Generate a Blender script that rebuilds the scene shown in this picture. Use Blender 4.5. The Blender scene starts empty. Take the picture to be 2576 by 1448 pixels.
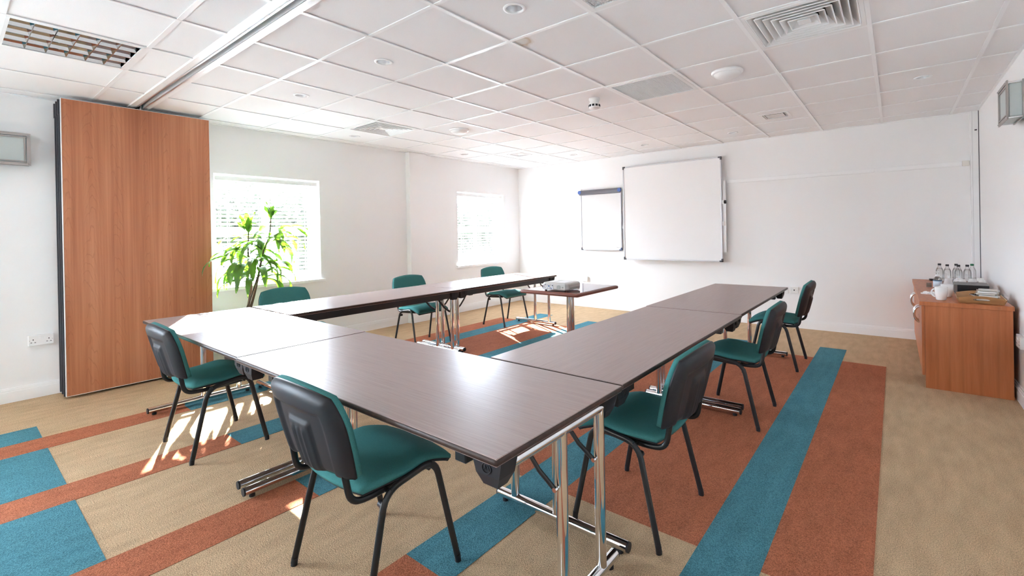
import bpy, bmesh, math, random
from mathutils import Vector, Matrix

random.seed(7)
R = math.radians
PI = math.pi
scene = bpy.context.scene
col = scene.collection

# ------------------------------------------------------------------ camera
FW, FH = 2576.0, 1448.0
F_PX, CX, CY = 1160.88, 1359.24, 585.06
YAW, PITCH, ROLL = -0.6556, 0.0028, -0.0180
cam_data = bpy.data.cameras.new('camera')
cam = bpy.data.objects.new('camera', cam_data)
col.objects.link(cam)
cam_data.sensor_fit = 'HORIZONTAL'
cam_data.sensor_width = 36.0
cam_data.lens = 36.0 * F_PX / FW
cam_data.shift_x = -(CX - FW / 2) / FW
cam_data.shift_y = (CY - FH / 2) / FW
cam_data.clip_start = 0.05
cam_data.clip_end = 200
_c, _s = math.cos(YAW), math.sin(YAW)
_R0 = Matrix(((_c, -_s, 0), (0, 0, -1), (_s, _c, 0)))
_Rp = Matrix(((1, 0, 0), (0, math.cos(PITCH), -math.sin(PITCH)), (0, math.sin(PITCH), math.cos(PITCH))))
_Rr = Matrix(((math.cos(ROLL), -math.sin(ROLL), 0), (math.sin(ROLL), math.cos(ROLL), 0), (0, 0, 1)))
_Rc = _Rr @ _Rp @ _R0                      # rows: right, down, forward
_M = Matrix((_Rc[0], -_Rc[1], -_Rc[2])).transposed()
cam.matrix_world = Matrix.Translation((3.7058, -3.9947, 1.3049)) @ _M.to_4x4()
scene.camera = cam

# ------------------------------------------------------------------ light
scene.view_settings.view_transform = 'Standard'
scene.view_settings.look = 'None'
scene.view_settings.gamma = 1.0
scene.view_settings.use_curve_mapping = False
scene.view_settings.exposure = 2.70

world = bpy.data.worlds.new('World')
scene.world = world
world.use_nodes = True
bg = world.node_tree.nodes['Background']
bg.inputs['Color'].default_value = (0.815, 0.945, 1.13, 1)
bg.inputs['Strength'].default_value = 13.5

SUN_AZ, SUN_EL = R(25.6), R(25.0)          # light travels +x, a little -y, downwards
sun_dir = Vector((math.cos(SUN_EL) * math.cos(SUN_AZ), -math.cos(SUN_EL) * math.sin(SUN_AZ), -math.sin(SUN_EL)))
sd = bpy.data.lights.new('sun', 'SUN')
sd.energy = 20.0
sd.angle = R(0.55)
sd.color = (1.0, 0.95, 0.87)
so = bpy.data.objects.new('sun', sd)
col.objects.link(so)
so.rotation_euler = sun_dir.to_track_quat('-Z', 'Y').to_euler()
so.location = (-12, 6, 8)

scene.cycles.max_bounces = 10
scene.cycles.diffuse_bounces = 7
scene.cycles.glossy_bounces = 4
scene.cycles.transmission_bounces = 6
scene.cycles.transparent_max_bounces = 16
scene.cycles.caustics_reflective = False
scene.cycles.caustics_refractive = False
scene.cycles.sample_clamp_indirect = 12.0
scene.cycles.use_denoising = True

WX, BY, RX, CZ = -1.99, 2.75, 4.42, 2.50     # left wall, back wall, right wall, ceiling
FY = -8.2                                    # wall behind the camera
SILL, HEAD = 0.765, 1.985
WIN = [(1, -2.23, -1.10), (2, 1.19, 2.32), (3, -6.15, -5.0), (4, -7.75, -6.6)]  # three and four are out of view, added for fill light

def portal(name, loc, rot, sx, sy):
    l = bpy.data.lights.new(name, 'AREA')
    l.shape = 'RECTANGLE'; l.size = sx; l.size_y = sy
    l.cycles.is_portal = True
    o = bpy.data.objects.new(name, l)
    o.location = loc; o.rotation_euler = rot
    col.objects.link(o)
for n, y0, y1 in WIN:
    portal('window_portal', (-2.17, (y0 + y1) / 2, (SILL + HEAD) / 2), (0, R(-90), 0), HEAD - SILL, y1 - y0)

FWIN = []        # windows in the wall behind the camera
for n, x0, x1 in FWIN:
    portal('window_portal', ((x0 + x1) / 2, FY - 0.12, 1.42), (R(-90), 0, 0), x1 - x0, 1.3)

# ------------------------------------------------------------------ helpers
class MB:
    def __init__(s):
        s.v = []; s.f = []; s.sm = []
    def add(s, vs, fs, smooth=False):
        n = len(s.v)
        s.v += [tuple(p) for p in vs]
        s.f += [tuple(i + n for i in f) for f in fs]
        s.sm += [smooth] * len(fs)
        return s
    def box(s, x0, x1, y0, y1, z0, z1):
        vs = [(x0, y0, z0), (x1, y0, z0), (x1, y1, z0), (x0, y1, z0), (x0, y0, z1), (x1, y0, z1), (x1, y1, z1), (x0, y1, z1)]
        return s.add(vs, [(3, 2, 1, 0), (4, 5, 6, 7), (0, 1, 5, 4), (1, 2, 6, 5), (2, 3, 7, 6), (3, 0, 4, 7)])
    def rbox(s, x0, x1, y0, y1, z0, z1, r=0.005, seg=2):
        bm = bmesh.new()
        bmesh.ops.create_cube(bm, size=1.0)
        bmesh.ops.scale(bm, vec=(x1 - x0, y1 - y0, z1 - z0), verts=bm.verts)
        bmesh.ops.translate(bm, vec=((x0 + x1) / 2, (y0 + y1) / 2, (z0 + z1) / 2), verts=bm.verts)
        bmesh.ops.bevel(bm, geom=bm.edges[:], offset=r, segments=seg, affect='EDGES', profile=0.5)
        bm.verts.index_update()
        s.add([v.co[:] for v in bm.verts], [[v.index for v in f.verts] for f in bm.faces], False)
        bm.free()
        return s
    def prism(s, poly, axis, a, b):
        """poly: 2-D points (the two other axes in order), extruded along axis from a to b"""
        def P(p, t):
            return {'x': (t, p[0], p[1]), 'y': (p[0], t, p[1]), 'z': (p[0], p[1], t)}[axis]
        n = len(poly)
        vs = [P(p, a) for p in poly] + [P(p, b) for p in poly]
        fs = [tuple(range(n - 1, -1, -1)), tuple(range(n, 2 * n))] + [(i, (i + 1) % n, n + (i + 1) % n, n + i) for i in range(n)]
        return s.add(vs, fs)
    def tube(s, path, ra, rb=None, n=12, side=None, caps=True, scale=None):
        rb = rb or ra
        path = [Vector(p) for p in path]
        rings = []
        prev = None
        for i, p in enumerate(path):
            t = (path[min(i + 1, len(path) - 1)] - path[max(i - 1, 0)]).normalized()
            if side is not None:
                u = Vector(side)
            elif prev is not None:
                u = prev
            else:
                u = Vector((0, 0, 1)) if abs(t.z) < 0.9 else Vector((1, 0, 0))
            u = (u - t * u.dot(t)).normalized()
            prev = u
            w = t.cross(u)
            k = scale[i] if scale else 1.0
            rings.append([p + u * (ra * k * math.cos(2 * PI * j / n)) + w * (rb * k * math.sin(2 * PI * j / n)) for j in range(n)])
        vs = [q for r in rings for q in r]
        fs = []
        for i in range(len(rings) - 1):
            for j in range(n):
                fs.append((i * n + j, i * n + (j + 1) % n, (i + 1) * n + (j + 1) % n, (i + 1) * n + j))
        s.add(vs, fs, True)
        if caps:
            m = (len(rings) - 1) * n
            s.add(rings[0], [tuple(range(n - 1, -1, -1))])
            s.add(rings[-1], [tuple(range(n))])
        return s
    def cyl(s, p0, p1, r, n=16, r1=None):
        return s.tube([p0, p1], r, n=n, scale=[1.0, (r1 / r if r1 is not None else 1.0)])
    def lathe(s, prof, c=(0, 0, 0), n=24, smooth=True):
        vs = []
        for r, z in prof:
            for j in range(n):
                a = 2 * PI * j / n
                vs.append((c[0] + r * math.cos(a), c[1] + r * math.sin(a), c[2] + z))
        fs = []
        for i in range(len(prof) - 1):
            for j in range(n):
                fs.append((i * n + j, i * n + (j + 1) % n, (i + 1) * n + (j + 1) % n, (i + 1) * n + j))
        return s.add(vs, fs, smooth)
    def disc(s, c, r, n=24, up=True):
        vs = [(c[0] + r * math.cos(2 * PI * j / n), c[1] + r * math.sin(2 * PI * j / n), c[2]) for j in range(n)]
        return s.add(vs, [tuple(range(n)) if up else tuple(range(n - 1, -1, -1))])
    def frame(s, axis, a0, a1, b0, b1, w, t0, t1):
        """a rectangular frame (four bars) in the plane normal to axis; a,b are the two other axes in order"""
        for (p0, p1, q0, q1) in ((a0, a1, b0, b0 + w), (a0, a1, b1 - w, b1), (a0, a0 + w, b0 + w, b1 - w), (a1 - w, a1, b0 + w, b1 - w)):
            if axis == 'x': s.box(t0, t1, p0, p1, q0, q1)
            elif axis == 'y': s.box(p0, p1, t0, t1, q0, q1)
            else: s.box(p0, p1, q0, q1, t0, t1)
        return s
    def mesh(s, name):
        me = bpy.data.meshes.new(name)
        me.from_pydata(s.v, [], s.f)
        me.polygons.foreach_set('use_smooth', s.sm)
        me.update()
        return me
    def build(s, name, mat, parent=None, loc=None, rotz=None):
        return link(name, s.mesh(name), mat, parent, loc, rotz)

def link(name, me, mat, parent=None, loc=None, rotz=None):
    o = bpy.data.objects.new(name, me)
    if mat is not None and not me.materials:
        me.materials.append(mat)
    col.objects.link(o)
    if parent is not None: o.parent = parent
    if loc is not None: o.location = loc
    if rotz is not None: o.rotation_euler = (0, 0, rotz)
    return o

def tag(o, label, cat, group=None):
    o['label'] = label; o['category'] = cat
    if group: o['group'] = group
    return o
def struct(o, label=None):
    o['kind'] = 'structure'
    if label: o['label'] = label
    return o
def thing(name, label, cat, loc=(0, 0, 0), rotz=0.0, group=None):
    o = bpy.data.objects.new(name, None)
    o.empty_display_size = 0.1
    o.location = loc; o.rotation_euler = (0, 0, rotz)
    col.objects.link(o)
    return tag(o, label, cat, group)
def copy_tree(o, parent=None):
    c = o.copy(); col.objects.link(c); c.parent = parent
    for ch in list(o.children): copy_tree(ch, c)
    return c
def dup(root, label, loc, rotz=0.0):
    c = copy_tree(root)
    c['label'] = label; c.location = loc; c.rotation_euler = (0, 0, rotz)
    return c
def fillet(pts, rad, n=6):
    pts = [Vector(p) for p in pts]
    out = [pts[0]]
    for i in range(1, len(pts) - 1):
        a, b, c = pts[i - 1], pts[i], pts[i + 1]
        d0 = min(rad, (a - b).length * 0.48); d1 = min(rad, (c - b).length * 0.48)
        p0 = b + (a - b).normalized() * d0; p1 = b + (c - b).normalized() * d1
        for k in range(n + 1):
            t = k / n
            out.append(p0 * (1 - t) ** 2 + b * 2 * t * (1 - t) + p1 * t ** 2)
    out.append(pts[-1])
    return out

# ------------------------------------------------------------------ materials
def new_mat(name):
    m = bpy.data.materials.new(name); m.use_nodes = True
    nt = m.node_tree
    return m, nt, nt.nodes['Principled BSDF']
def simple(name, c, rough=0.5, metal=0.0, spec=None, coat=None, noise=None, bump=None):
    m, nt, b = new_mat(name)
    b.inputs['Base Color'].default_value = (*c, 1)
    b.inputs['Roughness'].default_value = rough
    b.inputs['Metallic'].default_value = metal
    if spec is not None: b.inputs['Specular IOR Level'].default_value = spec
    if coat is not None:
        b.inputs['Coat Weight'].default_value = coat; b.inputs['Coat Roughness'].default_value = 0.08
    tc = nt.nodes.new('ShaderNodeTexCoord')
    if noise:                                   # (scale, amount)
        n = nt.nodes.new('ShaderNodeTexNoise'); n.inputs['Scale'].default_value = noise[0]; n.inputs['Detail'].default_value = 4
        nt.links.new(tc.outputs['Object'], n.inputs['Vector'])
        mx = nt.nodes.new('ShaderNodeMixRGB'); mx.blend_type = 'MIX'
        a = noise[1]
        mx.inputs['Color1'].default_value = (*[max(0, x * (1 - a)) for x in c], 1)
        mx.inputs['Color2'].default_value = (*[min(1, x * (1 + a)) for x in c], 1)
        nt.links.new(n.outputs['Fac'], mx.inputs['Fac'])
        nt.links.new(mx.outputs['Color'], b.inputs['Base Color'])
    if bump:                                    # (scale, strength, distance)
        n = nt.nodes.new('ShaderNodeTexNoise'); n.inputs['Scale'].default_value = bump[0]; n.inputs['Detail'].default_value = 3
        nt.links.new(tc.outputs['Object'], n.inputs['Vector'])
        bp = nt.nodes.new('ShaderNodeBump'); bp.inputs['Strength'].default_value = bump[1]; bp.inputs['Distance'].default_value = bump[2]
        nt.links.new(n.outputs['Fac'], bp.inputs['Height'])
        nt.links.new(bp.outputs['Normal'], b.inputs['Normal'])
    return m
def carpet(name, c):
    m, nt, b = new_mat(name)
    b.inputs['Roughness'].default_value = 0.95
    b.inputs['Specular IOR Level'].default_value = 0.1
    tc = nt.nodes.new('ShaderNodeTexCoord')
    def noise(scale, detail, vec=None):
        n = nt.nodes.new('ShaderNodeTexNoise'); n.inputs['Scale'].default_value = scale; n.inputs['Detail'].default_value = detail
        if vec is not None:
            mp = nt.nodes.new('ShaderNodeMapping'); mp.inputs['Scale'].default_value = vec
            nt.links.new(tc.outputs['Object'], mp.inputs['Vector']); nt.links.new(mp.outputs['Vector'], n.inputs['Vector'])
        else: nt.links.new(tc.outputs['Object'], n.inputs['Vector'])
        return n
    fine = noise(250, 5, (1.0, 0.75, 1.0)); big = noise(7, 5, (2.6, 0.7, 1))
    mth = nt.nodes.new('ShaderNodeMath'); mth.operation = 'MULTIPLY_ADD'
    nt.links.new(fine.outputs['Fac'], mth.inputs[0]); mth.inputs[1].default_value = 0.80
    m2 = nt.nodes.new('ShaderNodeMath'); m2.operation = 'MULTIPLY'; m2.inputs[1].default_value = 0.20
    nt.links.new(big.outputs['Fac'], m2.inputs[0]); nt.links.new(m2.outputs[0], mth.inputs[2])
    rp = nt.nodes.new('ShaderNodeValToRGB')
    e = rp.color_ramp.elements
    e[0].position = 0.34; e[0].color = (*[x * 0.58 for x in c], 1)
    e[1].position = 0.66; e[1].color = (*[min(1, x * 1.36) for x in c], 1)
    nt.links.new(mth.outputs[0], rp.inputs['Fac']); nt.links.new(rp.outputs['Color'], b.inputs['Base Color'])
    bp = nt.nodes.new('ShaderNodeBump'); bp.inputs['Strength'].default_value = 0.9; bp.inputs['Distance'].default_value = 0.006
    nt.links.new(fine.outputs['Fac'], bp.inputs['Height']); nt.links.new(bp.outputs['Normal'], b.inputs['Normal'])
    return m
def wood(name, dark, mid, light, vec, rough, ring=7.0, dist=3.5, coat=0.0, wave_scale=1.0, lines=0.35, axis='X'):
    """veneer: stretched noise streaks + distorted rings for the cathedral figure"""
    m, nt, b = new_mat(name)
    b.inputs['Roughness'].default_value = rough
    b.inputs['Coat Weight'].default_value = coat
    b.inputs['Coat Roughness'].default_value = 0.25
    tc = nt.nodes.new('ShaderNodeTexCoord')
    mp = nt.nodes.new('ShaderNodeMapping'); mp.inputs['Scale'].default_value = vec
    nt.links.new(tc.outputs['Object'], mp.inputs['Vector'])
    n1 = nt.nodes.new('ShaderNodeTexNoise'); n1.inputs['Scale'].default_value = 6.0; n1.inputs['Detail'].default_value = 6; n1.inputs['Roughness'].default_value = 0.65
    nt.links.new(mp.outputs['Vector'], n1.inputs['Vector'])
    w = nt.nodes.new('ShaderNodeTexWave'); w.wave_type = 'BANDS'; w.bands_direction = axis
    w.inputs['Scale'].default_value = wave_scale; w.inputs['Distortion'].default_value = ring
    w.inputs['Detail'].default_value = 2.0; w.inputs['Detail Scale'].default_value = dist
    nt.links.new(mp.outputs['Vector'], w.inputs['Vector'])
    rp = nt.nodes.new('ShaderNodeValToRGB')
    e = rp.color_ramp.elements
    e[0].position = 0.30; e[0].color = (*dark, 1)
    e[1].position = 0.72; e[1].color = (*light, 1)
    x = rp.color_ramp.elements.new(0.5); x.color = (*mid, 1)
    nt.links.new(n1.outputs['Fac'], rp.inputs['Fac'])
    rp2 = nt.nodes.new('ShaderNodeValToRGB')
    rp2.color_ramp.elements[0].position = 0.0; rp2.color_ramp.elements[0].color = (0.6, 0.6, 0.6, 1)
    rp2.color_ramp.elements[1].position = 0.16; rp2.color_ramp.elements[1].color = (1, 1, 1, 1)
    nt.links.new(w.outputs['Fac'], rp2.inputs['Fac'])
    mx = nt.nodes.new('ShaderNodeMixRGB'); mx.blend_type = 'MULTIPLY'; mx.inputs['Fac'].default_value = lines
    nt.links.new(rp.outputs['Color'], mx.inputs['Color1']); nt.links.new(rp2.outputs['Color'], mx.inputs['Color2'])
    nt.links.new(mx.outputs['Color'], b.inputs['Base Color'])
    return m
def clear(name, tint=(1, 1, 1), gloss=0.08, rough=0.0):
    m = bpy.data.materials.new(name); m.use_nodes = True
    nt = m.node_tree; nt.nodes.clear()
    out = nt.nodes.new('ShaderNodeOutputMaterial')
    tr = nt.nodes.new('ShaderNodeBsdfTransparent'); tr.inputs['Color'].default_value = (*tint, 1)
    gl = nt.nodes.new('ShaderNodeBsdfGlossy'); gl.inputs['Roughness'].default_value = rough
    lw = nt.nodes.new('ShaderNodeLayerWeight'); lw.inputs['Blend'].default_value = 0.25
    mth = nt.nodes.new('ShaderNodeMath'); mth.operation = 'MULTIPLY_ADD'; mth.inputs[1].default_value = 0.55; mth.inputs[2].default_value = gloss
    nt.links.new(lw.outputs['Fresnel'], mth.inputs[0])
    mx = nt.nodes.new('ShaderNodeMixShader')
    nt.links.new(mth.outputs[0], mx.inputs['Fac']); nt.links.new(tr.outputs[0], mx.inputs[1]); nt.links.new(gl.outputs[0], mx.inputs[2])
    nt.links.new(mx.outputs[0], out.inputs['Surface'])
    return m
def leafmat(name):
    m = bpy.data.materials.new(name); m.use_nodes = True
    nt = m.node_tree; b = nt.nodes['Principled BSDF']; out = nt.nodes['Material Output']
    tc = nt.nodes.new('ShaderNodeTexCoord'); n = nt.nodes.new('ShaderNodeTexNoise'); n.inputs['Scale'].default_value = 9
    nt.links.new(tc.outputs['Object'], n.inputs['Vector'])
    rp = nt.nodes.new('ShaderNodeValToRGB')
    rp.color_ramp.elements[0].color = (0.02, 0.075, 0.018, 1); rp.color_ramp.elements[1].color = (0.06, 0.16, 0.035, 1)
    nt.links.new(n.outputs['Fac'], rp.inputs['Fac']); nt.links.new(rp.outputs['Color'], b.inputs['Base Color'])
    b.inputs['Roughness'].default_value = 0.35
    tl = nt.nodes.new('ShaderNodeBsdfTranslucent'); tl.inputs['Color'].default_value = (0.20, 0.42, 0.025, 1)
    mx = nt.nodes.new('ShaderNodeMixShader'); mx.inputs['Fac'].default_value = 0.32
    nt.links.new(b.outputs[0], mx.inputs[1]); nt.links.new(tl.outputs[0], mx.inputs[2]); nt.links.new(mx.outputs[0], out.inputs['Surface'])
    return m

WALL = simple('wall_paint', (0.905, 0.90, 0.90), 0.75, bump=(180, 0.06, 0.002), noise=(1.2, 0.012))
TRIM = simple('white_gloss_paint', (0.92, 0.92, 0.925), 0.35)
TILE = simple('ceiling_tile', (0.885, 0.875, 0.88), 0.9, noise=(220, 0.05), bump=(300, 0.25, 0.002))
TBAR = simple('white_enamel', (0.93, 0.93, 0.935), 0.28)
PVC = simple('white_pvc', (0.90, 0.90, 0.91), 0.3)
PLAST = simple('white_plastic', (0.86, 0.855, 0.85), 0.35)
CAR_T = carpet('carpet_tan', (0.59, 0.412, 0.252))
CAR_R = carpet('carpet_rust', (0.46, 0.155, 0.080))
CAR_B = carpet('carpet_teal', (0.085, 0.25, 0.305))
CHERRY0 = wood('cherry_plain', (0.34, 0.115, 0.045), (0.44, 0.165, 0.068), (0.53, 0.225, 0.10), (3.2, 3.2, 0.16), 0.34, ring=5.0, dist=0.9, wave_scale=1.1, lines=0.32, axis='Y')
CHERRYX = wood('cherry_cabinet', (0.43, 0.122, 0.038), (0.52, 0.165, 0.056), (0.60, 0.21, 0.08), (3.6, 3.6, 0.2), 0.38, ring=5.0, dist=0.9, wave_scale=1.1, lines=0.28, axis='X')
def veneer(name):
    """book-matched crown-cut veneer: leaves about 0.17 m wide along y, long parabolic figure along z"""
    m, nt, b = new_mat(name)
    b.inputs['Roughness'].default_value = 0.30
    N, Lk = nt.nodes.new, nt.links.new
    tc = N('ShaderNodeTexCoord'); sp = N('ShaderNodeSeparateXYZ'); Lk(tc.outputs['Object'], sp.inputs[0])
    def math_(op, a, bb=None, c=None):
        n = N('ShaderNodeMath'); n.operation = op
        for i, v in enumerate((a, bb, c)):
            if v is None: continue
            if isinstance(v, (int, float)): n.inputs[i].default_value = v
            else: Lk(v, n.inputs[i])
        return n.outputs[0]
    y, z = sp.outputs['Y'], sp.outputs['Z']
    def noise(vec, scale, detail=3.0):
        mp = N('ShaderNodeMapping'); mp.inputs['Scale'].default_value = vec; Lk(tc.outputs['Object'], mp.inputs['Vector'])
        n = N('ShaderNodeTexNoise'); n.inputs['Scale'].default_value = scale; n.inputs['Detail'].default_value = detail
        Lk(mp.outputs['Vector'], n.inputs['Vector']); return n.outputs['Fac']
    wob = math_('MULTIPLY_ADD', noise((1, 2.0, 0.8), 2.0), 0.10, -0.05)
    yy = math_('ADD', y, wob)
    leafp = math_('PINGPONG', yy, 0.085)                         # distance from the leaf centre line
    lf = math_('DIVIDE', leafp, 0.085)
    par = math_('MULTIPLY', math_('POWER', lf, 2.0), 0.9)
    ringc = math_('ADD', math_('MULTIPLY', z, 1.0), par)
    ringn = math_('ADD', math_('MULTIPLY_ADD', noise((1, 5.0, 1.3), 2.2, 4.0), 0.55, ringc), math_('MULTIPLY', noise((1, 3.0, 0.0), 2.0, 1.0), 2.2))
    sn = math_('FRACT', math_('MULTIPLY', ringn, 7.5))
    line = math_('SUBTRACT', 1.0, math_('MINIMUM', 1.0, math_('MULTIPLY', math_('ABSOLUTE', math_('SUBTRACT', sn, 0.5)), 9.0)))
    mask = math_('SUBTRACT', 1.0, math_('POWER', lf, 1.5))
    line = math_('MULTIPLY', line, mask)
    streak = noise((1, 30.0, 0.5), 2.0, 5.0)
    broad = noise((1, 6.0, 0.35), 1.6, 2.0)
    mixv = math_('ADD', math_('MULTIPLY', streak, 0.45), math_('MULTIPLY', broad, 0.55))
    rp = N('ShaderNodeValToRGB'); e = rp.color_ramp.elements
    e[0].position = 0.34; e[0].color = (0.42, 0.142, 0.062, 1)
    e[1].position = 0.66; e[1].color = (0.63, 0.272, 0.142, 1)
    x = rp.color_ramp.elements.new(0.5); x.color = (0.53, 0.204, 0.098, 1)
    Lk(mixv, rp.inputs['Fac'])
    mx = N('ShaderNodeMixRGB'); mx.blend_type = 'MULTIPLY'; mx.inputs['Color2'].default_value = (0.62, 0.50, 0.42, 1)
    Lk(math_('MULTIPLY', line, 0.42), mx.inputs['Fac']); Lk(rp.outputs['Color'], mx.inputs['Color1'])
    Lk(mx.outputs['Color'], b.inputs['Base Color'])
    return m
CHERRY = veneer('cherry_veneer')
LAM = wood('walnut_laminate', (0.285, 0.205, 0.188), (0.345, 0.256, 0.237), (0.40, 0.305, 0.285), (0.7, 46, 1), 0.34, ring=3.0, dist=1.2, wave_scale=0.5, lines=0.12, axis='Y')
EDGE = simple('dark_edging', (0.050, 0.027, 0.021), 0.42, spec=0.35, noise=(45, 0.6))
MAHOG = wood('mahogany', (0.16, 0.05, 0.035), (0.20, 0.07, 0.05), (0.25, 0.09, 0.065), (1, 14, 1), 0.10, lines=0.1)
MAHOGE = simple('mahogany_edge', (0.20, 0.06, 0.04), 0.3)
CHROME = simple('chrome', (0.78, 0.78, 0.79), 0.06, 1.0)
STEEL = simple('brushed_steel', (0.55, 0.54, 0.53), 0.28, 1.0)
ALU = simple('aluminium', (0.72, 0.72, 0.74), 0.32, 1.0)
MIRROR = simple('louvre_mirror', (0.50, 0.48, 0.46), 0.06, 1.0)
SILVER = simple('silver_frame', (0.62, 0.62, 0.65), 0.45, 0.35)
MATTE = simple('matte_white', (0.80, 0.79, 0.785), 0.85, spec=0.1)
BLACKP = simple('black_plastic', (0.020, 0.019, 0.023), 0.5, spec=0.35, bump=(600, 0.12, 0.001))
BLACKM = simple('black_enamel', (0.014, 0.014, 0.016), 0.28)
DARK = simple('dark_void', (0.012, 0.012, 0.014), 0.8)
RUBBER = simple('dark_seal', (0.03, 0.03, 0.04), 0.6)
TEAL = simple('teal_fabric', (0.055, 0.205, 0.20), 0.92, spec=0.15, noise=(420, 0.35), bump=(700, 0.35, 0.001))
GLASS = clear('window_glass', (0.97, 0.985, 0.98), 0.03)
BOTTLE = clear('clear_plastic', (0.955, 0.96, 0.96), 0.07)
WATER = clear('water', (0.965, 0.97, 0.97), 0.05)
FROST = simple('frosted_glass', (0.50, 0.55, 0.54), 0.35)
OPAL = simple('opal_diffuser', (0.90, 0.90, 0.90), 0.3)
BOARD = simple('whiteboard_enamel', (0.86, 0.855, 0.86), 0.5)
BOARDG = simple('flip_chart_enamel', (0.80, 0.80, 0.805), 0.28, spec=0.3)
LEAF = leafmat('leaf')
STEM = simple('plant_stem', (0.14, 0.10, 0.07), 0.8, noise=(60, 0.4))
SOIL = simple('soil', (0.035, 0.022, 0.014), 0.95, bump=(60, 1.0, 0.01))
PROJ = simple('projector_shell', (0.62, 0.60, 0.58), 0.42)
PORC = simple('porcelain', (0.85, 0.84, 0.83), 0.12)
BAMBOO = wood('bamboo', (0.42, 0.22, 0.09), (0.50, 0.28, 0.12), (0.58, 0.34, 0.16), (1.2, 9, 9), 0.4, lines=0.15)

# ------------------------------------------------------------------ room shell
fl = struct(MB().box(WX - 0.3, RX + 0.2, FY - 0.2, BY + 0.2, -0.12, 0.0).build('floor', CAR_T), 'tan carpet floor with rust and teal stripes')
def inlay(mat, x0, x1, y0, y1, label=None):
    o = MB().box(x0, x1, y0, y1, -0.002, 0.0018).build('carpet_stripe' if (x1 - x0) < 0.3 else 'carpet_panel', mat, fl)
    return o
SX = [(-0.785, -0.535), (0.18, 0.425), (1.145, 1.40), (2.11, 2.365), (3.045, 3.285)]
YA, YB, YC = -3.60, -2.855, -2.115            # block end, stripe colour change, rust field start
for i, (a, b) in enumerate(SX):
    inlay(CAR_R, a, b, -8.0, YB)
    inlay(CAR_B, a, b, YB, 1.80 if i in (0, 4) else 1.68)
edges = [(-1.09, -0.785), (-0.535, 0.18), (0.425, 1.145), (1.40, 2.11), (2.365, 3.045), (3.285, 3.625)]
for i, (a, b) in enumerate(edges):
    inlay(CAR_R, a, b, YC, 1.30 if i > 3 else 1.22)
    inlay(CAR_B, a, b, -8.0, YA)  # teal run on out of view to weaken the sunlit floor's bounce

def wall_left():
    m = MB()
    t0, t1 = WX - 0.26, WX
    ys = sorted((y0, y1) for _, y0, y1 in WIN)
    cur = FY
    for a, b in ys:
        m.box(t0, t1, cur, a, 0, CZ + 0.26); cur = b
        m.box(t0, t1, a, b, 0, SILL - 0.02); m.box(t0, t1, a, b, HEAD, CZ + 0.26)
    m.box(t0, t1, cur, BY + 0.2, 0, CZ + 0.26)
    return m
struct(wall_left().build('wall_left', WALL), 'white painted wall with two blind-covered windows')
struct(MB().box(WX, RX, BY, BY + 0.2, 0, CZ + 0.26).build('wall_back', WALL), 'white painted wall behind the whiteboard')
struct(MB().box(RX, RX + 0.2, FY - 0.2, BY + 0.2, 0, CZ + 0.26).build('wall_right', WALL), 'white painted wall beside the sideboard')
def wall_front():
    m = MB(); cur = WX - 0.26
    for n, a, b in FWIN:
        m.box(cur, a, FY - 0.2, FY, 0, CZ + 0.26); cur = b
        m.box(a, b, FY - 0.2, FY, 0, 0.75); m.box(a, b, FY - 0.2, FY, 2.08, CZ + 0.26)
    m.box(cur, RX, FY - 0.2, FY, 0, CZ + 0.26)
    return m
struct(wall_front().build('wall_front', WALL))
struct(MB().box(WX - 0.001, -1.895, 0.19, 0.50, 0, CZ).build('wall_pillar', WALL), 'white boxed pillar between the two windows')

def skirting(name, segs, h=0.115):
    """segs: list of (p0, p1, inward normal)"""
    m = MB()
    for (x0, y0), (x1, y1), (nx, ny) in segs:
        for z0, z1, t in ((0, h - 0.03, 0.018), (h - 0.03, h - 0.012, 0.014), (h - 0.012, h, 0.009)):
            xs = sorted((x0, x1, x0 + nx * t, x1 + nx * t)); ys = sorted((y0, y1, y0 + ny * t, y1 + ny * t))
            m.box(xs[0], xs[-1], ys[0], ys[-1], z0, z1)
    return struct(m.build(name, TRIM), 'white painted skirting board')
skirting('baseboard_left', [((WX, FY), (WX, 0.19), (1, 0)), ((WX, 0.50), (WX, BY), (1, 0)), ((-1.895, 0.175), (-1.895, 0.515), (1, 0)), ((WX, 0.19), (-1.895, 0.19), (0, -1)), ((WX, 0.5), (-1.895, 0.5), (0, 1))])
skirting('baseboard_back', [((WX, BY), (RX, BY), (0, -1))])
skirting('baseboard_right', [((RX, FY), (RX, BY), (-1, 0))])

# corner post of the sliding wall in the far corner
tr = struct(MB().box(4.352, 4.418, BY - 0.05, BY, 0.0, CZ).build('trim_1', TRIM), 'white wall post in the far corner')
MB().box(4.4135, 4.4195, BY - 0.053, BY - 0.049, 0.0, CZ).build('dark_seal', simple('grey_seal', (0.10, 0.095, 0.11), 0.6), tr)
MB().box(4.366, 4.3675, BY - 0.0515, BY - 0.0495, 0.0, CZ).build('seam', simple('seam_grey', (0.45, 0.45, 0.47), 0.6), tr)
MB().box(4.385, 4.404, BY - 0.053, BY - 0.049, 2.29, 2.302).build('latch', RUBBER, tr)

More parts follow.
